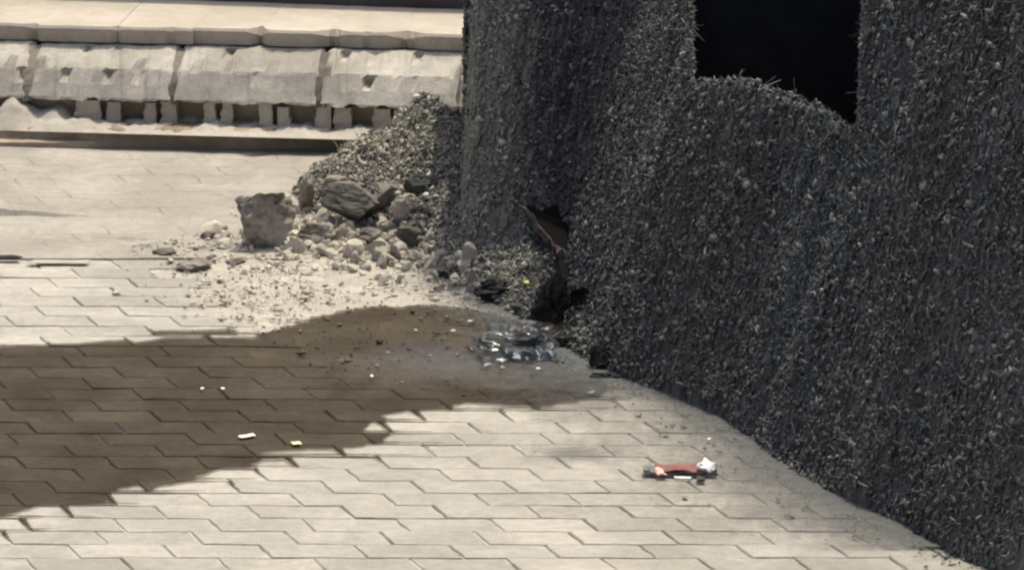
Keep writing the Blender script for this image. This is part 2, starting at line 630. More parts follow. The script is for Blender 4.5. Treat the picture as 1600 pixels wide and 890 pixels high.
near, far = G(800, 960).y, G(150, 402).y
far = round(far / PW) * PW + 0.001
X, Y, q = grid(-2.2, 2.6, near - 1.0, far, 220, 240)
Z = -0.0050 + 0.006 * fbm(X * 7, Y * 7, 3) + 0.002 * fbm(X * 50, Y * 50, 2)
Z = np.minimum(Z, -0.0046)
me = np_mesh('pavement', np.stack([X, Y, Z], 1), q)
pav_base = link_mesh('pavement', me, M['joint'], None, True)
structure(pav_base, 'pale interlocking concrete block paving')
pav_cells = []
for r in range(int((near - 1.0) / PW), int(far / PW + 0.01)):
    for n in range(-40, 60):
        u = (n + 0.5 * (r % 2) + 0.5) * PL
        v = (r + 0.5) * PW
        x, y = u - SH * v + float(rowoff(r)), v
        if not (-2.1 < x < 2.5) or v + PW * 0.4 > far or v - PW / 2 < near - 0.95:
            continue
        dB = float(poly_sdf(BED_G, np.array([x]), np.array([y]))[0])
        dH = float(poly_sdf(HEAP_G, np.array([x]), np.array([y]))[0])
        if dB > -0.02 or dH > 0.22:
            continue
        pav_cells.append((r, n, x, y))


def proj(x, y, z=0.0):
    c, s = math.cos(PITCH), math.sin(PITCH)
    dz = z - H
    dep = y * c - dz * s
    up = y * s + dz * c
    return 800 + FPX * x / dep, 445 - FPX * up / dep


vis = []
for c in pav_cells:
    px, py = proj(c[2], c[3])
    dH = float(poly_sdf(HEAP_G, np.array([c[2]]), np.array([c[3]]))[0])
    inview = -70 < px < 1670 and 395 < py < 905 and dH < 0.10
    vis.append((0 if inview else 1, -py, c))
vis.sort(key=lambda t: (t[0], t[1]))
variants = {}
rest_v, rest_f = [], []
for k, (f, _, (r, n, x, y)) in enumerate(vis):
    key = (r % 2, (r * 7 + n * 5) % 14)
    if key not in variants:
        variants[key] = paver_mesh(r % 2, 0, key[1])[0]
    me = variants[key]
    rot = Euler((R(rnd.gauss(0, 0.35)), R(rnd.gauss(0.42, 0.28)), R(rnd.gauss(0, 0.4))))
    dz = max(-0.0025, min(0.0008, rnd.gauss(-0.0008, 0.0009)))
    if f == 0 and k < 300:
        o = link_mesh('paver', me, None, pav_base)
        o.location = (x, y, dz)
        o.rotation_euler = rot
    else:
        mt = rot.to_matrix()
        b = len(rest_v)
        for v in me.vertices:
            w = mt @ v.co
            rest_v.append((w.x + x, w.y + y, w.z + dz))
        rest_f += [tuple(b + i for i in p.vertices) for p in me.polygons]
if rest_v:
    o = mesh_obj('outlying_paver', rest_v, rest_f, M['paver'], pav_base)
    o['kind'] = 'stuff'
print('pavers', len(vis), sum(1 for v in vis if v[0] == 0))


# ------------------------------------------------------------------ concrete apron behind the paving
def plate(name, top, z0, mat, parent=None, jag=0.004, seg=0.02, zt=None, thick=0.08):
    """slab from a plan outline; edges broken up; zt(x, y) gives the top"""
    P = []
    n = len(top)
    for i in range(n):
        a, b = Vector(top[i][:2]), Vector(top[(i + 1) % n][:2])
        m = max(1, int((b - a).length / seg))
        nr = Vector((-(b - a).y, (b - a).x)).normalized()
        for k in range(m):
            p = a.lerp(b, k / m)
            j = noise.noise(Vector((p.x * 14, p.y * 14, z0 * 50))) + 0.6 * noise.noise(Vector((p.x * 60, p.y * 60, 3)))
            P.append(p + nr * j * jag)
    m = len(P)
    V, F = [], []
    zz = lambda p: zt(p.x, p.y) if zt else z0
    for p in P:
        V.append((p.x, p.y, zz(p) - thick))
    for p in P:
        V.append((p.x, p.y, zz(p) - 0.004 - 0.003 * abs(noise.noise(Vector((p.x * 40, p.y * 40, 1))))))
    c = sum((Vector(p) for p in P), Vector((0, 0))) / m
    for p in P:
        d = (c - p)
        d = d / max(d.length, 1e-6) * 0.005
        q_ = p + d
        V.append((q_.x, q_.y, zz(q_)))
    for k in range(m):
        j = (k + 1) % m
        F.append((k, j, m + j, m + k))
        F.append((m + k, m + j, 2 * m + j, 2 * m + k))
    F.append(tuple(range(2 * m, 3 * m)))
    return mesh_obj(name, V, F, mat, parent)


ym = G(0, 338).y
xc = G(150, 335).x
ysk = np.concatenate([np.linspace(far + 0.002, ym - 0.012, 60), [ym - 0.006, ym - 0.002, ym + 0.002, ym + 0.008], np.linspace(ym + 0.02, 18.4, 90)])
xsk = np.linspace(-2.6, 1.0, 200)
X, Y = [a_.ravel() for a_ in np.meshgrid(xsk, ysk)]
lift = np.clip((xc - X) * 0.075, 0, 0.024) * (1 + 0.5 * fbm(X * 16, X * 0, 3)) * np.clip(1 - (Y - ym) / 1.4, 0, 1) * (Y > ym)
Yw = Y + 0.02 * fbm(X * 5, X * 0 + 2, 3) * np.exp(-((Y - ym) / 0.15) ** 2)
Z = 0.001 + 0.0035 * fbm(X * 3, Y * 3, 3) + 0.0022 * fbm(X * 16, Y * 8, 4) + lift
# a few hairline cracks opened in the screed
for (ax, ay, bx, by, dp) in ((180, 253, 262, 252, 0.006), (345, 305, 372, 302, 0.010), (150, 372, 205, 374, 0.010), (385, 243, 410, 241, 0.012), (20, 372, 95, 376, 0.006), (330, 352, 360, 350, 0.008)):
    a_, b_ = G(ax, ay), G(bx, by)
    ex_, ey_ = b_.x - a_.x, b_.y - a_.y
    t_ = np.clip(((X - a_.x) * ex_ + (Y - a_.y) * ey_) / (ex_ ** 2 + ey_ ** 2), 0, 1)
    dd_ = np.hypot(X - a_.x - t_ * ex_, (Y - a_.y - t_ * ey_ + 0.03 * fbm(X * 14, X * 0, 2)))
    Z = Z - dp * np.exp(-(dd_ / 0.014) ** 2)
nx_ = len(xsk) - 1
i_ = np.arange(len(ysk) - 1)[:, None] * (nx_ + 1) + np.arange(nx_)[None, :]
q = np.stack([i_, i_ + 1, i_ + nx_ + 2, i_ + nx_ + 1], -1).reshape(-1, 4)
# front edge turned down to the paving
V = np.stack([X, Yw, Z], 1)
fr = V[:nx_ + 1].copy()
fr[:, 2] = -0.05
nb = len(V)
V = np.concatenate([V, fr])
q = np.concatenate([q, np.stack([nb + np.arange(nx_), nb + np.arange(nx_) + 1, np.arange(nx_) + 1, np.arange(nx_)], -1)])
me = np_mesh('apron', V, q)
apron = link_mesh('apron', me, M['apron'])
structure(apron, 'weathered concrete apron between paving and kerb')

# ------------------------------------------------------------------ ledge, kerb and steps
AL = R(7.2)
K0 = G(268, 158, 0.135)       # lower front edge of the kerb at one of its joints
SPX = K0.y / math.cos(PITCH) / FPX * 1.0


def K(s, t, z):
    return Vector((K0.x + s * math.cos(AL) + t * math.sin(AL), K0.y - s * math.sin(AL) + t * math.cos(AL), z))


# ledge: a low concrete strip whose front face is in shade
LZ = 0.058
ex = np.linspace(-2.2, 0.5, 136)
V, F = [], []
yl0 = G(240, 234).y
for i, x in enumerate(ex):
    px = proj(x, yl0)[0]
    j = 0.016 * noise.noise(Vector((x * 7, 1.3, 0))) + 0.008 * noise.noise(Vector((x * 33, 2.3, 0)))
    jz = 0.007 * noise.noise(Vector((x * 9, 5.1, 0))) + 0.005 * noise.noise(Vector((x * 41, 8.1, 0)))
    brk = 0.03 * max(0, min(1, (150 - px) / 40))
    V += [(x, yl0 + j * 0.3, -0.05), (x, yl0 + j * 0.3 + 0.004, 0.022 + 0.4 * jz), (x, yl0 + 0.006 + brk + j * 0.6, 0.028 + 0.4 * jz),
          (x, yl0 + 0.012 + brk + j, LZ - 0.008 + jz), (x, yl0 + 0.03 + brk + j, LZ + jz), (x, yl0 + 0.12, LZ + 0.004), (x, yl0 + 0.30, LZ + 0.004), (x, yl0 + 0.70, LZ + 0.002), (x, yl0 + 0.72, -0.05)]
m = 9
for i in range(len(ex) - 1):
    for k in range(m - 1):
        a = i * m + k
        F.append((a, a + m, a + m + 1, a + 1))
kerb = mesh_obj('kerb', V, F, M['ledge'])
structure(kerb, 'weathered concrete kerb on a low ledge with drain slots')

sx = [(-187 - 268), (40 - 268), 0, (495 - 268), (722 - 268)]
S_EDGE = [v * SPX / math.cos(AL) for v in sx]
prof = [(0.05, 0.128), (0.0, 0.131), (0.002, 0.139), (0.028, 0.177), (0.056, 0.214), (0.063, 0.221), (0.118, 0.246), (0.176, 0.269), (0.188, 0.272), (0.27, 0.274), (0.27, 0.12)]


def kerb_stone(s0, s1, seed):
    V, F = [], []
    ns = 34
    for i in range(ns + 1):
        s = s0 + (s1 - s0) * i / ns
        for k, (t, z) in enumerate(prof):
            p = Vector((s * 1.0, t, z))
            e = 0.0 if k in (9, 10) else 1.0
            w = noise.noise(Vector((s * 12 + seed * 7, t * 40, z * 30))) * 0.005 + noise.noise(Vector((s * 55, t * 90, z * 90 + seed))) * 0.0055
            chip = max(0, noise.noise(Vector((s * 22, seed, 9 + k))) - 0.12) * 0.045 if k in (1, 4, 5, 7) else 0
            endc = 0.006 if i in (0, ns) else 0
            V.append(K(s, t + e * (w + chip + endc), z + e * (w * 0.6 - (chip if k != 1 else -chip * 0.6)) - (endc if k > 2 else 0)))
    m = len(prof)
    for i in range(ns):
        for k in range(m - 1):
            a = i * m + k
            F.append((a, a + m, a + m + 1, a + 1))
    F.append(tuple(range(m)))
    F.append(tuple(range(ns * m + m - 1, ns * m - 1, -1)))
    return mesh_obj('kerb_stone', V, F, M['kerb'], kerb)


for i in range(4):
    g = 0.006
    kerb_stone(S_EDGE[i] + g, S_EDGE[i + 1] - g - (0.014 if i == 3 else 0), i)
kerb_stone(S_EDGE[4] - 0.02, S_EDGE[4] + 0.45, 8)
kerb_stone(S_EDGE[0] - 0.46, S_EDGE[0] - 0.006, 9)


def mortar_joint(s, w):
    V, F = [], []
    zs = [0.125, 0.15, 0.172, 0.19, 0.212, 0.233, 0.252, 0.268]
    ts = [0.003, 0.012, 0.026, 0.040, 0.060, 0.095, 0.138, 0.178]
    for i, (t, z) in enumerate(zip(ts, zs)):
        for k, ds in enumerate((-w, -w * 0.4, w * 0.3, w)):
            j = noise.noise(Vector((s * 40 + k * 3.1, z * 60, 2)))
            V.append(K(s + ds + 0.007 * j, t + 0.002 + 0.010 * j, z - 0.001 + 0.006 * j))
    for i in range(len(zs) - 1):
        for k in range(3):
            a = i * 4 + k
            F.append((a, a + 1, a + 5, a + 4))
    return mesh_obj('mortar_joint', V, F, M['mortar'], kerb)


for s, w in ((S_EDGE[1], 0.022), (S_EDGE[2], 0.022), (S_EDGE[3], 0.028), (S_EDGE[4] - 0.021, 0.006)):
    mortar_joint(s, w)

# recess behind the drain slots, and the paired stubs that carry the kerb
rv = []
for s in (-1.5, 1.0):
    for (t, z) in ((0.060, 0.04), (0.045, 0.135)):
        rv.append(K(s, t, z))
mesh_obj('drain_recess', rv, [(0, 2, 3, 1)], M['ledge'], kerb)


def stub(pxl, pxr, seed, h=0.078):
    pxl, pxr = pxl + rnd.uniform(-4, 3), pxr + rnd.uniform(-3, 5)
    h = h - rnd.uniform(0, 0.014)
    sl = (pxl - 268) * SPX
    sr = (pxr - 268) * SPX
    V, F = [], []
    n1, n2 = 4, 5
    for k in range(n2 + 1):
        z = LZ - 0.006 + (h + 0.006) * k / n2
        fl = 0.004 * (1 - k / n2)
        for (s, t) in ((sl - fl, 0.012 - fl), ((sl + sr) / 2, 0.006 - fl), (sr + fl, 0.012 - fl), (sr + fl, 0.09), (sl - fl, 0.09)):
            j = noise.noise(Vector((s * 70 + seed, t * 70, z * 70)))
            V.append(K(s + 0.007 * j, t + 0.008 * j, z))
    for k in range(n2):
        for c in range(5):
            a, b = k * 5 + c, k * 5 + (c + 1) % 5
            F.append((a, b, b + 5, a + 5))
    F.append(tuple(range(n2 * 5, n2 * 5 + 5)))
    return mesh_obj('drain_stub', V, F, M['slab'], kerb)


for i, (a, b) in enumerate([(118, 155), (163, 184), (228, 244), (252, 271), (320, 337), (344, 360), (406, 424), (432, 450), (494, 514), (526, 544), (585, 606), (618, 640), (676, 694), (702, 720)]):
    stub(a, b, i * 1.7)

# sand that has washed up under the kerb
V, F = [], []
ss = np.linspace(-1.3, 1.0, 260)
tt = np.linspace(-0.115, 0.085, 22)
for s in ss:
    px = 268 + s / SPX
    left = max(0.0, min(1.0, (150 - px) / 70))
    for t in tt:
        k = (t + 0.115) / 0.2
        h = LZ - 0.006 + (0.016 + 0.05 * left) * math.sin(math.pi * min(1, k * 0.72)) * (0.75 + 0.9 * noise.noise(Vector((s * 11, t * 8, 4)))) \
            + 0.022 * noise.noise(Vector((s * 24, t * 24, 1))) * k + 0.007 * noise.noise(Vector((s * 60, t * 60, 1))) * min(1, k * 2.5)
        V.append(K(s, t, h))
for i in range(len(ss) - 1):
    for k in range(len(tt) - 1):
        a = i * len(tt) + k
        F.append((a, a + len(tt), a + len(tt) + 1, a + 1))
o = mesh_obj('washed_sand', V, F, M['sand'], kerb, True)

# upper step: slabs with a shaded, broken front edge
step = mesh_obj('step', [K(-1.7, 0.262, 0.1), K(1.0, 0.262, 0.1), K(1.0, 0.262, 0.276), K(-1.7, 0.262, 0.276), K(-1.7, 0.62, 0.276), K(1.0, 0.62, 0.276)], [(0, 1, 2, 3), (3, 2, 5, 4)], M['mortar'])
structure(step, 'pale stone step slabs above the kerb')
edges = [-300, -150, 42, 166, 286, 392, 498, 612, 725, 860, 1050]
outs = [0.0, 0.004, -0.010, -0.006, 0.006, 0.0, 0.005, -0.002, 0.0, 0.003]
for i in range(len(edges) - 1):
    a, b = (edges[i] - 268) * SPX / math.cos(AL) + 0.0004, (edges[i + 1] - 268) * SPX / math.cos(AL) - 0.0004
    V, F = [], []
    ns = 26
    T0 = 0.190 + outs[i]
    for k in range(ns + 1):
        s = a + (b - a) * k / ns
        e = 0.0
        j = noise.noise(Vector((s * 16, 7.7, 0)))
        jj = noise.noise(Vector((s * 60, 3.7, 0)))
        px = 268 + s / SPX
        ch = 0.0
        for (c, w_, d_) in ((388, 18, 0.045), (505, 28, 0.036), (622, 32, 0.040), (165, 8, 0.018), (32, 12, 0.02), (250, 10, 0.015), (560, 8, 0.016)):
            ch = max(ch, d_ * max(0, 1 - abs(px - c) / w_) * (0.6 + 0.8 * abs(noise.noise(Vector((s * 90, 1, 1))))))
        f = T0 + 0.004 * j + 0.002 * jj + ch
        zt = 0.329 + 0.0025 * noise.noise(Vector((s * 8, i, 2)))
        sk = 0.0004 if k in (0, ns) else 0
        V += [K(s, f + 0.006 + abs(j) * 0.004, 0.277), K(s, f + 0.001 + 0.003 * jj, 0.302), K(s, f, zt - 0.008 - ch * 0.5), K(s, f + 0.007 + ch * 0.5, zt - sk),
              K(s, f + 0.10, zt + 0.002 * j - sk), K(s, f + 0.26, zt + 0.002 - sk), K(s, 0.655 - s * 0.055, zt - sk), K(s, 0.66 - s * 0.055, 0.277)]
    m = 8
    for k in range(ns):
        for c in range(m - 1):
            q_ = k * m + c
            F.append((q_, q_ + m, q_ + m + 1, q_ + 1))
    F.append(tuple(range(m)))
    F.append(tuple(range(ns * m + m - 1, ns * m - 1, -1)))
    mesh_obj('step_slab', V, F, M['slab'], step)
bw = [K(s, t, z) for s in (-1.8, 1.2) for (t, z) in ((0.68 - s * 0.055, 0.2), (0.68 - s * 0.055, 0.62), (1.3, 0.62), (1.3, 0.2))]
o = mesh_obj('back_step', bw, [(0, 4, 5, 1), (1, 5, 6, 2), (2, 6, 7, 3)], M['backstone'])
structure(o, 'dark brown stone riser behind the pale step')


# ------------------------------------------------------------------ charred shreds
def shreds(name, P, Nn, L, W, T, C, mat, parent=None, lift=0.0, along=None, bend=1.0, nr=3):
    n = len(P)
    r3 = rng.normal(size=(n, 3))
    t = r3 - (r3 * Nn).sum(1, keepdims=True) * Nn
    if along is not None:
        t = t + along
    t /= np.linalg.norm(t, axis=1, keepdims=True) + 1e-9
    t = t + Nn * rng.uniform(-0.35, 0.55, (n, 1))
    t /= np.linalg.norm(t, axis=1, keepdims=True)
    b = np.cross(Nn, t)
    b /= np.linalg.norm(b, axis=1, keepdims=True) + 1e-9
    nn = np.cross(t, b)
    tw = rng.uniform(-0.9, 0.9, (n, 1))
    b, nn = b * np.cos(tw) + nn * np.sin(tw), nn * np.cos(tw) - b * np.sin(tw)
    k1 = rng.normal(0, 0.55, (n, 1)) * bend
    k2 = rng.normal(0, 0.8, (n, 1)) * bend
    L, W, T = L[:, None], W[:, None], T[:, None]
    rings = []
    prof_ = ((-0.5, 0.5), (-0.17, 1.0), (0.17, 0.95), (0.5, 0.4)) if nr == 4 else ((-0.5, 0.55), (0.05, 1.0), (0.5, 0.5))
    for s, w in prof_:
        ww = w * W * rng.uniform(0.45, 1.5, (n, 1))
        off = b * W * rng.uniform(-0.25, 0.25, (n, 1))
        c = P + off + t * s * L + nn * (k1 * s * s * L + lift) + b * k2 * s * s * L
        rings.append(np.stack([c - b * ww / 2, c + nn * T * w + b * ww * rng.uniform(-0.4, 0.4, (n, 1)), c + b * ww / 2], 1))
    V = np.stack(rings, 1).reshape(-1, 3)
    m_ = nr * 3
    base = (np.arange(n) * m_)[:, None]
    Q = []
    for r in range(nr - 1):
        for k in range(3):
            k2_ = (k + 1) % 3
            Q.append(np.concatenate([base + r * 3 + k, base + (r + 1) * 3 + k, base + (r + 1) * 3 + k2_, base + r * 3 + k2_], 1))
    Q = np.concatenate(Q)
    Tr = np.concatenate([np.concatenate([base, base + 1, base + 2], 1), np.concatenate([base + m_ - 1, base + m_ - 2, base + m_ - 3], 1)])
    me = np_mesh(name, V, Q, Tr)
    color_attr(me, 'tint', np.repeat(C, m_, axis=0))
    o = link_mesh(name, me, mat, parent)
    o['kind'] = 'stuff'
    return o


XL, XM = G(690, 350).x, G(840, 350).x


def char_color(X, Y, d, n):
    """burnt black to the right, ash grey and tan to the left of the heap"""
    a = 1 - smoothstep(XL, XM, X + 0.12 * fbm(X * 3, Y * 3, 3) - 0.10 * (Y - 15.6) * 0)
    a = a * smoothstep(14.4, 15.3, Y)
    black = np.array([0.077, 0.083, 0.0845]) * (1 + 0.45 * fbm(X * 7, Y * 7, 3))[:, None] 
    ash = np.array([0.25, 0.245, 0.212])
    tan = np.array([0.40, 0.36, 0.285])
    v = rng.lognormal(0, 0.28, (n, 1))
    v = np.clip(v, 0.35, 2.6)
    lightness = rng.random((n, 1))
    v = np.where(lightness > 0.985, v * 1.8, v)
    v = np.where(lightness < 0.12, v * 0.45, v)
    tone = black * v
    # brown and blue-grey drifts
    dr = fbm(X * 2.3 + 9, Y * 2.3, 3)[:, None]
    tone = tone * (1 + np.array([0.05, 0.0, -0.05]) * np.clip(dr * 1.6, -1, 1))
    aw = np.clip(a[:, None] + rng.normal(0, 0.2, (n, 1)), 0, 1)
    lo = np.clip(aw * 1.9, 0, 1)
    hi = np.clip((aw - 0.55) * 1.9, 0, 1) * (1 - smoothstep(G(580, 350).x, G(725, 350).x, X))[:, None]
    c = tone * (1 - lo) + ash * np.clip(v, 0.45, 1.5) * lo
    c = c * (1 - hi) + tan * np.clip(v, 0.5, 1.3) * hi
    # a grey dusting at the outer rim
    rim = np.exp(-np.maximum(d, 0) / 0.05)[:, None] * 0.55
    c = c * (1 - rim) + ash * 0.7 * np.clip(v, 0.4, 1.6) * rim
    return c


# heap core
heap = empty('cinder_heap', tuple(G(1200, 560)))
tag(heap, 'steep towering bank of matted black cinders rising from the pale paving', 'cinder bank', kind='stuff')
hx, hy = heap.location.x, heap.location.y
X, Y, q = grid(-1.0, 2.4, 12.2, WALL_Y + 0.75, 350, 390)
Z, D = heap_h(X, Y)
keep = (D > -0.02)[q].any(1)
V, q2, u = compact(np.stack([X - hx, Y - hy, Z - 0.006], 1), q, keep)
me = np_mesh('heap_core', V, q2)
cc = char_color(X[u], Y[u], D[u], len(u)) * 0.65
color_attr(me, 'tint', cc)
link_mesh('heap_core', me, M['soil'], heap, True)


def on_heap(n, x0, x1, y0, y1, cond):
    X, Y = rng.uniform(x0, x1, n), rng.uniform(y0, y1, n)
    Z, D = heap_h(X, Y)
    k = cond(X, Y, D)
    X, Y, Z, D = X[k], Y[k], Z[k], D[k]
    e = 0.012
    zx, zy = heap_h(X + e, Y)[0], heap_h(X, Y + e)[0]
    Nn = np.stack([-(zx - Z) / e, -(zy - Z) / e, np.ones_like(Z)], 1)
    Nn /= np.linalg.norm(Nn, axis=1, keepdims=True)
    k = rng.random(len(X)) < np.minimum(1.0, 0.36 / np.maximum(Nn[:, 2], 0.05)) * np.where((Nn[:, 1] > 0.25) & (X > BANK1), 0.25, 1.0)
    return X[k], Y[k], Z[k], D[k], Nn[k]


def in_view(X, Y, m=0.08):
    # what lies beyond the right of the heap's seen half needs fewer shreds
    return (X < 1.45)


def scatter_heap(name, count, l0, ls, wlo, whi, tk, tilt, bend, gain, nr):
    X, Y, Z, D, Nn = on_heap(count, -0.95, 1.6, 12.75, WALL_Y + 0.45, lambda X, Y, D: (D > 0.0) & in_view(X, Y) & ((Y < WALL_Y + 0.03) | (X < -0.02)))
    n = len(X)
    Nn = Nn + rng.normal(0, tilt, (n, 3))
    Nn[:, 2] = np.abs(Nn[:, 2]) + 0.1
    Nn /= np.linalg.norm(Nn, axis=1, keepdims=True)
    L = np.clip(rng.lognormal(math.log(l0), ls, n), l0 * 0.4, l0 * 2.6)
    W = np.clip(L * rng.uniform(wlo, whi, n), 0.0022, 0.026)
    T = W * rng.uniform(tk * 0.5, tk * 1.5, n)
    print(name, n, 'tris', n * (12 * (nr - 1) // 2 + 2))
    return shreds(name, np.stack([X - hx, Y - hy, Z + rng.uniform(-0.006, 0.008, n)], 1), Nn, L, W, T, char_color(X, Y, D, n) * gain, M['shred'], heap, bend=bend, nr=nr)


scatter_heap('cinder_flakes', 400000, 0.0098, 0.45, 0.45, 1.0, 0.25, 0.45, 0.8, 0.95, 3)
scatter_heap('curled_strands', 100000, 0.019, 0.38, 0.08, 0.15, 0.5, 0.5, 2.6, 1.3, 4)

# loose cinders strewn beyond the rim
X, Y = rng.uniform(-0.95, 1.5, 90000), rng.uniform(12.8, 16.6, 90000)
D = -poly_sdf(HEAP_G, X, Y)
k = (D > -0.02) & (rng.random(len(X)) < 0.75 * np.exp(-np.maximum(D, 0) / 0.05)) & (Y < G(0, 310).y)
X, Y, D = X[k], Y[k], D[k]
n = len(X)
L = np.clip(rng.lognormal(math.log(0.0075), 0.5, n), 0.003, 0.03)
W = L * rng.uniform(0.25, 0.6, n)
C = char_color(X, Y, np.full(n, 0.02), n)
shreds('loose_cinders', np.stack([X - hx, Y - hy, np.full(n, 0.004)], 1), np.tile([0, 0, 1.0], (n, 1)), L, W, W * 0.4, C, M['shred'], heap)

# ------------------------------------------------------------------ charred wall: two pillars and a black board between them
wall = empty('charred_wall', (G(1100, 335).x, WALL_Y, 0))
tag(wall, 'charred black wall with a dark square opening behind the cinder bank', 'wall')
TOPZ = 0.78


def pillar(xl0, xl1, xr0, xr1, depth, seed, name):
    """front face from left edge (bottom xl0, top xl1) to right edge; local to the wall"""
    nx, nz = 44, 56
    V, F = [], []
    wx, wy = wall.location.x, wall.location.y
    for k in range(nz + 1):
        z = -0.05 + (TOPZ + 0.05) * k / nz
        f = z / TOPZ
        a, b = xl0 + (xl1 - xl0) * f, xr0 + (xr1 - xr0) * f
        for i in range(nx + 1):
            x = a + (b - a) * i / nx
            e = min(i, nx - i) / 2.0
            w = 0.022 * noise.noise(Vector((x * 6, seed, z * 6))) + 0.012 * noise.noise(Vector((x * 22, seed, z * 22)))
            w *= min(1, e)
            V.append((x - wx, w, z))
    for k in range(nz):
        for i in range(nx):
            q_ = k * (nx + 1) + i
            F.append((q_, q_ + 1, q_ + nx + 2, q_ + nx + 1))
    nb = len(V)
    # sides, back and top
    a0, b0, a1, b1 = xl0 - wx, xr0 - wx, xl1 - wx, xr1 - wx
    V += [(a0, 0, -0.05), (b0, 0, -0.05), (b1, 0, TOPZ), (a1, 0, TOPZ), (a0, depth, -0.05), (b0, depth, -0.05), (b1, depth, TOPZ), (a1, depth, TOPZ)]
    c = nb
    F += [(c, c + 3, c + 7, c + 4), (c + 1, c + 5, c + 6, c + 2), (c + 4, c + 7, c + 6, c + 5), (c + 3, c + 2, c + 6, c + 7)]
    me = bpy.data.meshes.new(name)
    me.from_pydata(V, [], F)
    me.update()
    C = np.tile(np.array([0.06, 0.061, 0.062]), (len(V), 1))
    color_attr(me, 'tint', C)
    o = link_mesh(name, me, M['soil'], wall)
    # burnt crust on the front face and round the edges
    n = int((34000 if seed < 3 else 15000) * (xr0 - xl0))
    z = rng.uniform(0.08, TOPZ, n)
    u_ = rng.uniform(0, 1, n)
    f = z / TOPZ
    x = (xl0 + (xl1 - xl0) * f) * (1 - u_) + (xr0 + (xr1 - xr0) * f) * u_
    edge = np.minimum(u_, 1 - u_) * (xr0 - xl0)
    L = np.clip(rng.lognormal(math.log(0.0135), 0.45, n), 0.005, 0.04)
    L = np.minimum(L, 0.012 + edge * 1.4)
    W = np.clip(L * np.where(rng.random(n) < 0.3, rng.uniform(0.1, 0.2, n), rng.uniform(0.4, 0.95, n)), 0.0025, 0.02)
    P = np.stack([x - wx, rng.uniform(-0.018, 0.004, n), z], 1)
    Nn = np.tile([0, -0.93, 0.37], (n, 1)) + rng.normal(0, 0.45, (n, 3))
    Nn /= np.linalg.norm(Nn, axis=1, keepdims=True)
    v = np.clip(rng.lognormal(0, 0.28, (n, 1)), 0.4, 2.4)
    v = np.where(rng.random((n, 1)) > 0.98, v * 2.2, v)
    dr = fbm(x * 3 + seed, z * 3, 3)[:, None]
    C = np.array([0.165, 0.168, 0.165]) * v * (1 + np.array([0.08, 0, -0.08]) * np.clip(dr * 1.6, -1, 1)) * (1 + 0.35 * dr)
    shreds('burnt_crust', P, Nn, L, W, W * 0.35, C, M['shred'], o, bend=1.3)
    return o


pl0, pl1 = G(722, 335).x, G(726, 335).x
pillar(pl0, pl1, G(1080, 335).x, G(1080, 335).x, 0.34, 1.0, 'pillar')
pillar(G(1322, 335).x, G(1369, 335).x, G(1830, 335).x, G(1830, 335).x, 0.34, 5.0, 'pillar')
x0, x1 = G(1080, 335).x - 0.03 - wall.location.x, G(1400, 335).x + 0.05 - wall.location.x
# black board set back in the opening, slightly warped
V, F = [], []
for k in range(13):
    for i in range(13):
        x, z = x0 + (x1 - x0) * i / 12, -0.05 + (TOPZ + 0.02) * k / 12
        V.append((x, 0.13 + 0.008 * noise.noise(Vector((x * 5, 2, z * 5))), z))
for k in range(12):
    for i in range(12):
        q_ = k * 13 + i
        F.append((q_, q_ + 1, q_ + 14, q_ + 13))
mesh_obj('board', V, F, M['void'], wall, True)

# ------------------------------------------------------------------ wet patch on the paving
X, Y, q = grid(G(-420, 640).x - 0.1, 0.42, G(0, 845).y, G(0, 470).y, 420, 290)
sdw = poly_sdf(WET_G, X, Y)
U0 = X + SH * Y
rr = np.floor(Y / PW).astype(int)
U = U0 - rowoff(rr)
vv = Y / PW - rr
uu = U / PL - 0.5 * (rr % 2)
nnx = np.floor(uu).astype(int)
fu = uu - nnx
hsh = _perm[(rr * 13 + 7) & 255, (nnx * 29 + 3) & 255] - 0.5
jd = np.minimum(np.minimum(fu, 1 - fu) * PL, np.minimum(vv, 1 - vv) * PW)
inbed = poly_sdf(BED_G, X, Y) > -0.02
paved = ~inbed
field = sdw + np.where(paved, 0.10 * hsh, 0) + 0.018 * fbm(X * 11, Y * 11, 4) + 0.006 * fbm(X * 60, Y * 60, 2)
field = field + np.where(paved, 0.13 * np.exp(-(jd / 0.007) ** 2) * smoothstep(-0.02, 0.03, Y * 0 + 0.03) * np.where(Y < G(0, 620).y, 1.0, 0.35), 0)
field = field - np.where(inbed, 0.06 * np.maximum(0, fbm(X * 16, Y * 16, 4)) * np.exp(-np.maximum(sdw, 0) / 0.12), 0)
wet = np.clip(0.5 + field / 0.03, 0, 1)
pc = G(790, 568)
pool = np.exp(-(((X - pc.x) / 0.34) ** 2 + ((Y - pc.y) / 0.20) ** 2))
pool = np.clip(pool * 1.4 - 0.12 + 0.35 * fbm(X * 10, Y * 10, 4), 0, 1)
keep = (wet > 0.02)[q].any(1)
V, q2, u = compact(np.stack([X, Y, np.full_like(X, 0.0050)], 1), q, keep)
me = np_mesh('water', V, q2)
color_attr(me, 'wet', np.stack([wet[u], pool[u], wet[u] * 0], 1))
structure(link_mesh('water', me, M['water']), 'brown wet patch of spilled water spread across the paving')

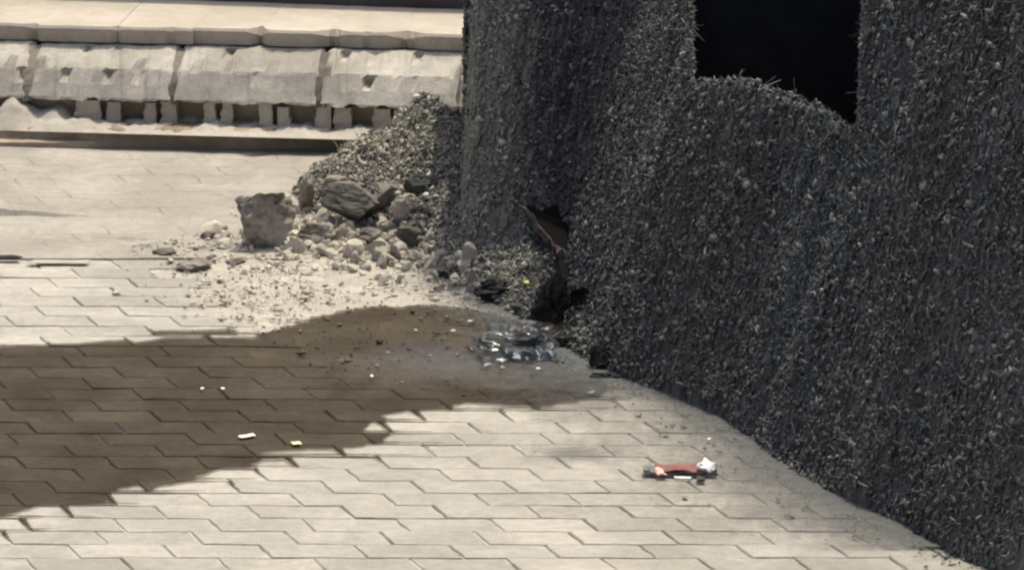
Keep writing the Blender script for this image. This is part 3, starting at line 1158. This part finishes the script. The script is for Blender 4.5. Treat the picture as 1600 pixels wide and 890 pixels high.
# ------------------------------------------------------------------ ash dust round the heap
X, Y, q = grid(-1.0, 1.45, 13.0, 16.4, 200, 220)
D = -poly_sdf(HEAP_G, X, Y)
dens = np.exp(-np.maximum(D, 0) / 0.24) * smoothstep(G(690, 430).x - 0.35, G(860, 560).x, X) + 0.30 * fbm(X * 3 + 4, Y * 3, 3) * np.exp(-np.maximum(D, 0) / 0.3)
side = G(900, 708)
dens = dens + 0.45 * np.exp(-(((X - side.x) / 0.13) ** 2 + ((Y - side.y) / 0.10) ** 2))
dens = np.clip(dens, 0, 1) * smoothstep(-0.7, -0.35, X)
keep = ((dens > 0.02) & (D > -0.05))[q].any(1)
V, q2, u = compact(np.stack([X, Y, np.full_like(X, 0.0082)], 1), q, keep)
me = np_mesh('ash_dust', V, q2)
color_attr(me, 'dust', np.stack([dens[u]] * 3, 1))
o = link_mesh('ash_dust', me, M['dust'])
tag(o, 'thin grey ash dust fading out from the black heap over the paving', 'dust', kind='stuff')


# ------------------------------------------------------------------ stones
def stone_mesh(name, size, seed, rough=0.18, cuts=7, sub=3, mat=None, pits=0.0):
    import bmesh
    bm = bmesh.new()
    bmesh.ops.create_icosphere(bm, subdivisions=sub, radius=1.0)
    r_ = random.Random(seed)
    planes = []
    for _ in range(cuts):
        d = Vector((r_.gauss(0, 1), r_.gauss(0, 1), r_.gauss(0, 0.8))).normalized()
        planes.append((d, r_.uniform(0.48, 0.80)))
    for v in bm.verts:
        p = v.co.copy()
        for d, h in planes:
            e = p.dot(d) - h
            if e > 0:
                p -= d * e * 0.98
        w = noise.fractal(p * 1.7 + Vector((seed, 0, 0)), 0.8, 2.0, 4) * rough
        if pits:
            w -= pits * max(0, noise.noise(p * 4.5 + Vector((0, seed, 0))) - 0.05) + pits * 0.5 * max(0, noise.noise(p * 9 + Vector((0, seed, 4))))
        p += v.co * w
        v.co = Vector((p.x * size[0] / 2, p.y * size[1] / 2, p.z * size[2] / 2))
    me = bpy.data.meshes.new(name)
    bm.to_mesh(me)
    bm.free()
    if mat:
        me.materials.append(mat)
    return me


def on_surface(px, py):
    """point of the heap or ground that shows at photograph position px, py"""
    c, s = math.cos(PITCH), math.sin(PITCH)
    u, v = (px - 800) / FPX, (445 - py) / FPX
    d = np.array([u, c + v * s, -s + v * c])
    t0, t1 = (0.9 - H) / d[2], (0.0 - H) / d[2]
    t = np.linspace(t0, t1, 1500)
    P = np.array([0, 0, H])[None] + d[None] * t[:, None]
    hh = heap_h(P[:, 0], P[:, 1])[0]
    k = np.nonzero(P[:, 2] <= np.maximum(hh, 0.0))[0]
    return Vector(P[k[0] if len(k) else -1])


def stone(name, px, py, size, seed, mat, label, cat, z=None, rz=0.0, tilt=(0, 0), group=None, **kw):
    if z is None:
        p = on_surface(px, py)
        z = p.z - 0.15 * size[2]
    else:
        p = G(px, py)
    me = stone_mesh(name, size, seed, mat=mat, **kw)
    zmin = min(v.co.z for v in me.vertices)
    o = link_mesh(name, me)
    for v in me.vertices:
        v.co.z -= zmin
    o.location = (p.x, p.y, z - 0.12 * size[2])
    o.rotation_euler = (tilt[0], tilt[1], rz)
    return tag(o, label, cat, group)


GR = 'rubble lying along the left foot of the heap'
stone('rubble_chunk', 413, 384, (0.245, 0.19, 0.235), 3, M['rubble'], 'big pitted brown rubble block at the left end of the debris', 'rubble', z=0.0, rz=0.3, sub=5, pits=0.26, rough=0.10, cuts=18, group=GR)
stone('rubble_chunk', 545, 352, (0.27, 0.18, 0.12), 12, M['rubble_grey'], 'flat grey brown slab of rubble tilted under the ash slope', 'rubble', z=0.025, rz=-0.2, tilt=(0.15, 0.05), sub=5, rough=0.07, pits=0.10, cuts=16, group=GR)
stone('rubble_chunk', 500, 382, (0.15, 0.12, 0.075), 23, M['rubble'], 'low brown rubble stone right of the big pitted block', 'rubble', z=0.0, sub=4, pits=0.3, group=GR)
stone('rubble_chunk', 575, 384, (0.12, 0.09, 0.06), 34, M['rubble'], 'tan rubble stone in front of the flat grey slab', 'rubble', z=0.0, sub=4, pits=0.25, group=GR)
stone('rubble_chunk', 478, 330, (0.06, 0.07, 0.13), 41, M['rubble'], 'upright tan rubble stone wedged between block and slab', 'rubble', z=0.0, sub=4, pits=0.3, group=GR)
stone('rubble_chunk', 635, 330, (0.09, 0.07, 0.085), 45, M['rubble'], 'pale tan rubble lump on the ash slope', 'rubble', sub=4, pits=0.2, group=GR)
stone('rubble_chunk', 608, 362, (0.07, 0.06, 0.05), 49, M['rubble'], 'small pale rubble lump at the slope foot right of the slab', 'rubble', sub=4, pits=0.2, group=GR)
stone('rubble_chunk', 600, 305, (0.16, 0.13, 0.09), 71, M['rubble_grey'], 'grey brown block half buried high on the ash slope', 'rubble', rz=0.4, tilt=(0.2, 0.1), sub=5, rough=0.07, pits=0.12, cuts=16, group=GR)
stone('rubble_chunk', 668, 300, (0.15, 0.12, 0.09), 72, M['ashlump'], 'dark ash block lodged against the foot of the black bank', 'rubble', rz=-0.3, tilt=(0.1, -0.2), sub=5, rough=0.08, pits=0.15, cuts=16, group=GR)
stone('rubble_chunk', 648, 372, (0.14, 0.11, 0.09), 73, M['rubble_grey'], 'grey block at the slope foot nearest the black bank', 'rubble', rz=0.8, sub=5, rough=0.08, pits=0.15, cuts=16, group=GR)
stone('rubble_chunk', 525, 290, (0.12, 0.10, 0.06), 74, M['rubble'], 'tan block at the upper left rim of the ash slope', 'rubble', rz=0.2, sub=5, rough=0.08, pits=0.15, cuts=16, group=GR)
GS = 'flat stones lying on the pale paving edge'
stone('flat_stone', 308, 419, (0.115, 0.10, 0.035), 51, M['rubble'], 'broad flat pale stone at the back edge of the paving', 'stone', z=0.0, sub=3, group=GS)
stone('flat_stone', 368, 408, (0.065, 0.05, 0.028), 56, M['slab'], 'pale stone with a black shadow in front of the pitted block', 'stone', z=0.0, sub=3, group=GS)
stone('flat_stone', 258, 398, (0.07, 0.06, 0.022), 57, M['rubble'], 'small flat stone left of the broad flat pale stone', 'stone', z=0.0, sub=3, group=GS)
stone('flat_stone', 325, 372, (0.06, 0.05, 0.03), 58, M['rubble'], 'small tan stone just left of the pitted block', 'stone', z=0.0, sub=3, group=GS)
stone('flat_stone', 222, 386, (0.06, 0.04, 0.016), 59, M['rubble'], 'leftmost small flat stone on the concrete apron', 'stone', z=0.0, sub=3, group=GS)

GC = 'charred lumps at the left front of the heap'
CH = [
    (703, 432, (0.10, 0.09, 0.06), 61, 'ashlump', 'ash grey lump at the left corner of the heap above the grit', {}),
    (775, 462, (0.13, 0.09, 0.06), 62, 'char', 'flat charred lump just above the crumpled clear plastic', {}),
    (655, 345, (0.12, 0.10, 0.07), 65, 'ashlump', 'ash grey lump on the left slope of the heap', {}),
    (938, 570, (0.07, 0.08, 0.11), 67, 'charbrown', 'brown charred lump at the heap corner right of the black board', {}),
    (945, 592, (0.11, 0.06, 0.03), 69, 'char', 'flat charred lump at the lowest corner of the heap', {}),
    (905, 470, (0.10, 0.09, 0.08), 70, 'char', 'charred lump right of the dark brown stone', {}),
]
for px, py, sz, sdn, mt, lb, kw in CH:
    stone('charred_lump', px, py, sz, sdn, M[mt], lb, 'lump', sub=5, pits=0.25, rough=0.3, cuts=12, group=GC, **kw)
stone('brown_stone', 858, 500, (0.10, 0.09, 0.18), 66, M['charbrown'], 'upright dark brown stone behind the black board', 'stone', sub=5, rough=0.45, pits=0.35, cuts=11, tilt=(0.2, 0.12))


# broken rubble heaped between the blocks and the ash slope
def scree():
    import bmesh
    bm0 = bmesh.new()
    bmesh.ops.create_icosphere(bm0, subdivisions=2, radius=1.0)
    bv = [v.co.copy() for v in bm0.verts]
    bf = [tuple(v.index for v in f.verts) for f in bm0.faces]
    bm0.free()
    V, F, C = [], [], []
    r_ = random.Random(5)
    n = 0
    while n < 520:
        px, py = r_.uniform(330, 760), r_.uniform(300, 470)
        # a band along the toe of the slope, thinning outwards
        toe = 392 if px < 640 else 392 + (px - 640) * 0.62
        w = math.exp(-((py - toe + 12) / 34.0) ** 2) * (1.0 if px > 440 else 0.25)
        if r_.random() > w:
            continue
        p = on_surface(px, py)
        sz = min(0.04, max(0.006, r_.lognormvariate(math.log(0.013), 0.55)))
        pl = []
        for _ in range(9):
            d = Vector((r_.gauss(0, 1), r_.gauss(0, 1), r_.gauss(0, 1))).normalized()
            pl.append((d, r_.uniform(0.4, 0.8)))
        rot = Euler((r_.uniform(0, 6), r_.uniform(0, 6), r_.uniform(0, 6))).to_matrix()
        asp = Vector((r_.uniform(0.8, 1.5), r_.uniform(0.7, 1.1), r_.uniform(0.45, 0.8)))
        g = max(0.0, min(1.0, (px - 560) / 220)) * r_.uniform(0.6, 1.2)
        tan = Vector((0.47, 0.425, 0.345)) * r_.uniform(0.75, 1.15)
        ash = Vector((0.10, 0.10, 0.092)) * r_.uniform(0.6, 1.4)
        c = tan.lerp(ash, min(1, g))
        b = len(V)
        for v in bv:
            q_ = v.copy()
            for d, h in pl:
                e = q_.dot(d) - h
                if e > 0:
                    q_ -= d * e
            q_ = rot @ Vector((q_.x * asp.x, q_.y * asp.y, q_.z * asp.z))
            V.append(p + q_ * sz + Vector((0, 0, sz * 0.25)))
            C.append(tuple(c))
        F += [tuple(b + i for i in f) for f in bf]
        n += 1
    me = bpy.data.meshes.new('rubble_scree')
    me.from_pydata([tuple(v) for v in V], [], F)
    me.update()
    color_attr(me, 'tint', np.array(C))
    o = link_mesh('rubble_scree', me, M['gravel'])
    tag(o, 'loose dusty tan rubble pieces along the left toe of the heap', 'rubble', kind='stuff')


scree()


# gravel chips
X, Y = rng.uniform(-1.25, 0.35, 26000), rng.uniform(14.2, 16.3, 26000)
dB = poly_sdf(BED_G, X, Y)
dH = poly_sdf(HEAP_G, X, Y)
spill = G(345, 440)
pr = np.where(dB > 0, 0.34, 0.30 * np.exp(dB / 0.05)) + 0.12 * np.exp(-(((X - spill.x) / 0.16) ** 2 + ((Y - spill.y) / 0.3) ** 2))
ap = G(300, 392)
pr = pr + 0.5 * np.exp(-(((X - ap.x) / 0.13) ** 2 + ((Y - ap.y) / 0.12) ** 2))
pr = pr * (0.25 + 1.5 * np.clip(0.5 + fbm(X * 6, Y * 6, 3), 0, 1))
pr = pr * np.where(poly_sdf(WET_G, X, Y) > 0.02, 0.2, 1.0)
k = (rng.random(len(X)) < pr) & (dH < 0.03)
X, Y, dH = X[k], Y[k], dH[k]
# more chips on the tan toe of the heap
Xt, Yt = rng.uniform(G(450, 330).x, G(740, 330).x, 1500), rng.uniform(G(0, 430).y, G(0, 290).y, 1500)
dt_ = poly_sdf(HEAP_G, Xt, Yt)
kt = (dt_ > 0) & (rng.random(len(Xt)) < np.exp(-np.maximum(dt_, 0) / 0.18) * (1 - smoothstep(G(600, 350).x, G(740, 350).x, Xt)))
X, Y, dH = np.concatenate([X, Xt[kt]]), np.concatenate([Y, Yt[kt]]), np.concatenate([dH, dt_[kt]])
zg = np.maximum(heap_h(X, Y)[0], 0)
n = len(X)
print('gravel', n)
sz = np.clip(rng.lognormal(math.log(0.0040), 0.6, n), 0.0018, 0.02) * np.where(zg > 0, 1.4, 1.0)
sw = poly_sdf(WET_G, X, Y)
damp = smoothstep(-0.02, 0.05, sw + 0.05 * fbm(X * 8, Y * 8, 3))[:, None]
base = np.array([0.46, 0.415, 0.335]) * np.clip(rng.lognormal(0, 0.24, (n, 1)), 0.5, 1.6)
dark = np.array([0.115, 0.096, 0.076]) * np.clip(rng.lognormal(0, 0.45, (n, 1)), 0.4, 3.0)
C = base * (1 - damp) + dark * damp
pale = rng.random((n, 1)) > 0.985
C = np.where(pale, np.array([0.72, 0.69, 0.58]), C)
soot = np.exp(-np.maximum(-dH, 0) / 0.08)[:, None] * smoothstep(G(620, 450).x, G(800, 500).x, X)[:, None]
C = C * (1 - 0.75 * soot)
# low stones: an octahedron with jittered corners
oct_v = np.array([(1, 0, 0), (0, 1, 0), (-1, 0, 0), (0, -1, 0), (0, 0, 1), (0, 0, -0.6)], float)
Vg = oct_v[None] * (1 + rng.uniform(-0.35, 0.35, (n, 6, 3)))
Vg = Vg + rng.normal(0, 0.18, (n, 6, 3))
ang = rng.uniform(0, 6.28, n)
ca, sa = np.cos(ang)[:, None], np.sin(ang)[:, None]
x_, y_ = Vg[:, :, 0] * 1.15, Vg[:, :, 1] * 0.8
Vg = np.stack([x_ * ca - y_ * sa, x_ * sa + y_ * ca, Vg[:, :, 2] * 0.6], -1) * sz[:, None, None] * 0.8
Vg = Vg + np.stack([X, Y, zg + 0.002 + sz * 0.25], 1)[:, None, :]
tr = np.array([(0, 1, 4), (1, 2, 4), (2, 3, 4), (3, 0, 4), (1, 0, 5), (2, 1, 5), (3, 2, 5), (0, 3, 5)])
TT = (tr[None] + (np.arange(n) * 6)[:, None, None]).reshape(-1, 3)
me = np_mesh('gravel', Vg.reshape(-1, 3), np.zeros((0, 4), int), TT)
color_attr(me, 'tint', np.repeat(C, 6, axis=0))
o = link_mesh('gravel', me, M['gravel'])
tag(o, 'scattered pale gravel chips between the paving and the heap', 'gravel', kind='stuff')


# ------------------------------------------------------------------ stick, boards, plastic
def tube(name, pts, rad, mat, sides=8, parent=None):
    V, F = [], []
    n = len(pts)
    for i, p in enumerate(pts):
        d = (pts[min(i + 1, n - 1)] - pts[max(i - 1, 0)]).normalized()
        a = d.orthogonal().normalized()
        b = d.cross(a)
        for k in range(sides):
            t = 2 * math.pi * k / sides
            r_ = rad[i] * (1 + 0.25 * noise.noise(Vector((i * 0.7, k * 1.3, 2))))
            V.append(p + a * math.cos(t) * r_ + b * math.sin(t) * r_)
    for i in range(n - 1):
        for k in range(sides):
            a, b = i * sides + k, i * sides + (k + 1) % sides
            F.append((a, b, b + sides, a + sides))
    F.append(tuple(range(sides - 1, -1, -1)))
    F.append(tuple(range((n - 1) * sides, n * sides)))
    return mesh_obj(name, V, F, mat, parent, True)


a = on_surface(876, 408)


def up_at(p, px, py):
    """point at the depth of p seen at photograph position px, py"""
    c, s = math.cos(PITCH), math.sin(PITCH)
    u, v = (px - 800) / FPX, (445 - py) / FPX
    d = Vector((u, c + v * s, -s + v * c))
    return Vector((0, 0, H)) + d * (p.y / d.y)


foot = up_at(a, 880, 404)
head = up_at(a + Vector((0, 0.05, 0)), 812, 318)
pts = [foot.lerp(head, k / 9) + Vector((0.006 * math.sin(k * 1.1), 0, 0.003 * math.sin(k * 2))) for k in range(10)]
pts = [p_ + Vector((rnd.uniform(-0.003, 0.003), 0, rnd.uniform(-0.003, 0.003))) for p_ in pts]
o = tube('burnt_stick', pts, [0.014, 0.016, 0.011, 0.015, 0.010, 0.013, 0.008, 0.010, 0.006, 0.002], M['wood'], sides=4)
o.data.polygons.foreach_set('use_smooth', [False] * len(o.data.polygons))
tag(o, 'burnt pinkish brown stick leaning over a black hole in the heap', 'stick')
# near-black patch painting in the shade of the hole behind the stick
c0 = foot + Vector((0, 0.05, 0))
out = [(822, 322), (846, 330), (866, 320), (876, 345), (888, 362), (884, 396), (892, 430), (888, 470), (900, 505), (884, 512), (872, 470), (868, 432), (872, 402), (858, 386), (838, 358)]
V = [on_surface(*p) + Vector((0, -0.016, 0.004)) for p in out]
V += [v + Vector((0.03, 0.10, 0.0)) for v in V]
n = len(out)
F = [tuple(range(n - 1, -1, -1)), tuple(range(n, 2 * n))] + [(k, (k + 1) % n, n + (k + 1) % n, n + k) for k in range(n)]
o = mesh_obj('hole_shade', V, F, M['pitch'])
tag(o, 'jagged pitch black patch painted in for the shade of the hole behind the leaning stick', 'painted shade')

# glossy black board at the water
def warped_box(name, c, size, rz, tilt, mat, seed, nx=14, ny=8, amp=0.006, parent=None):
    V, F = [], []
    rot = Euler((tilt[0], tilt[1], rz)).to_matrix()
    for s_ in (1, -1):
        for j in range(ny + 1):
            for i in range(nx + 1):
                x, y = (i / nx - 0.5) * size[0], (j / ny - 0.5) * size[1]
                e = 1 + 0.10 * noise.noise(Vector((i * 0.6, j * 0.7, seed)))
                w = amp * noise.noise(Vector((x * 28, y * 28, seed))) + amp * 0.5 * noise.noise(Vector((x * 70, y * 70, seed)))
                p = Vector((x * e, y * e, s_ * size[2] / 2 + w))
                V.append(c + rot @ p)
    m = (nx + 1) * (ny + 1)
    for j in range(ny):
        for i in range(nx):
            q_ = j * (nx + 1) + i
            F.append((q_, q_ + 1, q_ + nx + 2, q_ + nx + 1))
            F.append((m + q_, m + q_ + nx + 1, m + q_ + nx + 2, m + q_ + 1))
    rim = [i for i in range(nx + 1)] + [j * (nx + 1) + nx for j in range(1, ny + 1)] + [ny * (nx + 1) + i for i in range(nx - 1, -1, -1)] + [j * (nx + 1) for j in range(ny - 1, 0, -1)]
    for k in range(len(rim)):
        a_, b_ = rim[k], rim[(k + 1) % len(rim)]
        F.append((a_, m + a_, m + b_, b_))
    return mesh_obj(name, V, F, mat, parent, False)


c = G(850, 540)
o = warped_box('black_board', c + Vector((0, 0.02, 0.03)), (0.17, 0.13, 0.022), 0.05, (0.12, 0.02), M['board'], 4.0)
tag(o, 'glossy wet black board lying beside the crumpled clear plastic', 'board')

# crumpled clear plastic
c = G(808, 557)
import bmesh
bm = bmesh.new()
bmesh.ops.create_icosphere(bm, subdivisions=5, radius=1.0)
for v in bm.verts:
    p = v.co.copy()
    rdg = 1 - 2 * abs(noise.noise(p * 1.5 + Vector((4, 1, 7))))
    rd2 = 1 - 2 * abs(noise.noise(p * 3.4 + Vector((1, 9, 2))))
    k = 0.70 + 0.32 * rdg + 0.06 * rd2
    v.co = Vector((p.x * k * 0.105, p.y * k * 0.10, max(-0.3, p.z) * k * 0.085))
me = bpy.data.meshes.new('plastic_bag')
bm.to_mesh(me)
bm.free()
zmin = min(v.co.z for v in me.vertices)
o = link_mesh('plastic_bag', me, M['clear'], None, True)
o.location = c + Vector((0, 0, -zmin + 0.004))
o.rotation_euler = (0, 0.1, -0.5)
o.scale = (1.15, 0.9, 0.66)
tag(o, 'crumpled clear plastic bag glinting at the foot of the heap', 'plastic bag')



def shard(px, py, size, seed, label):
    me = stone_mesh('plastic_shard', size, seed, rough=0.35, cuts=10, sub=4, mat=M['clear'])
    zm = min(v.co.z for v in me.vertices)
    o = link_mesh('plastic_shard', me, None, None, True)
    o.location = G(px, py) + Vector((0, 0, -zm + 0.005))
    o.rotation_euler = (0.1, 0.15, seed)
    tag(o, label, 'plastic shard', 'clear plastic shards round the bag')


shard(762, 572, (0.045, 0.05, 0.02), 81, 'clear plastic shard at the lower left of the crumpled bag')
shard(770, 520, (0.06, 0.06, 0.035), 82, 'clear plastic shard behind the left side of the crumpled bag')
shard(880, 570, (0.05, 0.06, 0.018), 83, 'clear plastic shard in front of the right end of the black board')
shard(735, 548, (0.03, 0.04, 0.012), 84, 'small clear plastic shard left of the crumpled bag')


# ------------------------------------------------------------------ litter and painted glints
def crumple(name, px, py, size, mat, seed, z=0.006, rz=0.0, parent=None, tilt=(0, 0), amp=0.35):
    c = G(px, py)
    V, F = [], []
    nx, ny = 7, 5
    rot = Euler((tilt[0], tilt[1], rz)).to_matrix()
    for s_ in (1, -1):
        for j in range(ny + 1):
            for i in range(nx + 1):
                x, y = i / nx - 0.5, j / ny - 0.5
                e = 1 + 0.3 * noise.noise(Vector((i * 0.9 + seed, j * 0.9, 1)))
                w = noise.noise(Vector((x * 3.1 + seed, y * 3.1, seed))) * amp
                th = 0.5 * (1 - min(1, 4 * max(abs(x), abs(y)) ** 2 * 0.9))
                V.append(c + Vector((0, 0, z + size[2] * 0.5)) + rot @ Vector((x * size[0] * e, y * size[1] * e, (w + s_ * (0.12 + th)) * size[2] * 0.8)))
    m = (nx + 1) * (ny + 1)
    for j in range(ny):
        for i in range(nx):
            q_ = j * (nx + 1) + i
            F.append((q_, q_ + 1, q_ + nx + 2, q_ + nx + 1))
            F.append((m + q_, m + q_ + nx + 1, m + q_ + nx + 2, m + q_ + 1))
    rim = [i for i in range(nx + 1)] + [j * (nx + 1) + nx for j in range(1, ny + 1)] + [ny * (nx + 1) + i for i in range(nx - 1, -1, -1)] + [j * (nx + 1) for j in range(ny - 1, 0, -1)]
    for k in range(len(rim)):
        a_, b_ = rim[k], rim[(k + 1) % len(rim)]
        F.append((a_, m + a_, m + b_, b_))
    return mesh_obj(name, V, F, mat, parent)


cw = G(1068, 742)
carton = empty('crushed_carton', tuple(cw))
tag(carton, 'crushed red carton with a white crumpled end on the paving', 'carton')


def under(o, parent):
    for v in o.data.vertices:
        v.co -= parent.location
    o.parent = parent
    return o


b = warped_box('body', cw + Vector((0, 0.014, 0.0135)), (0.135, 0.050, 0.006), 0.03, (0.10, -0.02), M['red'], 2.2, amp=0.006)
under(b, carton)
b = warped_box('under_shade', cw + Vector((0.012, -0.002, 0.008)), (0.138, 0.044, 0.007), 0.0, (0.03, 0.0), M['redshade'], 6.2, amp=0.003)  # shadow under the body, put in as a near-black layer
under(b, carton)
b = under(crumple('white_end', 1106, 741, (0.040, 0.040, 0.026), M['white'], 3.3, z=0.008, rz=-0.5, tilt=(0.25, 0.3)), carton)
b = under(crumple('torn_flap', 1029, 744, (0.022, 0.06, 0.014), M['pink'], 5.1, z=0.006, rz=0.25), carton)
o = crumple('foil_scrap', 1014, 742, (0.030, 0.05, 0.018), M['greyfoil'], 9.7)
tag(o, 'dark grey foil scrap at the left end of the red carton', 'scrap')
o = crumple('paper_scrap', 1067, 750, (0.040, 0.014, 0.003), M['white'], 1.7, rz=-0.15)
tag(o, 'thin white paper scrap in front of the red carton', 'scrap')
o = crumple('brown_scrap', 1095, 755, (0.020, 0.03, 0.012), M['wood'], 6.6)
tag(o, 'small dark brown scrap below the right end of the carton', 'scrap')
SP = [
    (316, 611, (0.008, 0.013, 0.004), 'white', 'left one of two white specks side by side in the wet patch'),
    (348, 611, (0.009, 0.013, 0.004), 'white', 'right one of two white specks side by side in the wet patch'),
    (581, 593, (0.008, 0.012, 0.007), 'white', 'bright white speck in the wet patch below the gravel'),
    (386, 684, (0.045, 0.022, 0.0012), 'cream', 'long cream paper strip near the lower wet edge'),
    (784, 568, (0.022, 0.02, 0.008), 'white', 'white speck in front of the clear plastic bag'),
    (708, 522, (0.010, 0.012, 0.008), 'cream', 'cream speck left of the clear plastic bag'),
    (734, 507, (0.009, 0.012, 0.007), 'cream', 'cream speck on the gravel just above left of the plastic bag'),
    (841, 581, (0.010, 0.012, 0.007), 'white', 'white speck in the pool in front of the black board'),
    (800, 545, (0.008, 0.010, 0.007), 'white', 'white painted glint on the right side of the clear plastic bag'),  # matte white speck drawn as a glint on the plastic
    (828, 498, (0.006, 0.008, 0.006), 'white', 'white painted glint between the plastic bag and the brown stone'),  # another glint painted as a small white speck
    (874, 534, (0.010, 0.006, 0.006), 'leaf', 'pale yellow painted glint at the right end of the black board'),  # yellowish glint of the board edge, painted as a speck
    (845, 533, (0.008, 0.006, 0.006), 'leaf', 'pale yellow painted glint at the middle of the black board'),  # second painted glint along the board
    (650, 520, (0.007, 0.008, 0.005), 'cream', 'cream speck in the wet grit left of the other specks'),
    (1108, 690, (0.008, 0.012, 0.004), 'white', 'white scrap at the ash edge above the red carton'),
]
for i, (px, py, sz, mt, lb) in enumerate(SP):
    o = crumple('litter_glint_speck', px, py, sz, M[mt], 20 + i * 1.37, rz=0.2 * i)
    tag(o, lb, 'litter', 'specks of litter on the ground')
o = crumple('pale_leaf', 463, 696, (0.022, 0.026, 0.003), M['leaf'], 41.0, rz=0.3)
tag(o, 'pale yellow green leaf at the lower edge of the wet patch', 'leaf')
p = on_surface(823, 449)
o = crumple('yellow_scrap', 823, 449, (0.014, 0.016, 0.012), M['yellow'], 43.0, rz=0.3)
for v in o.data.vertices:
    v.co += p - G(823, 449) + Vector((0, -0.01, 0.004))
tag(o, 'tiny bright yellow scrap among the charred lumps', 'scrap')
o = crumple('white_strip', 92, 413, (0.17, 0.035, 0.004), M['slab'], 47.0, rz=0.02, amp=0.2)
tag(o, 'long cream strip lying at the back edge of the paving', 'strip')
o = crumple('dark_strip', 8, 408, (0.085, 0.03, 0.012), M['char'], 48.0, rz=0.0, amp=0.2)
tag(o, 'short black strip at the left edge of the paving', 'strip')
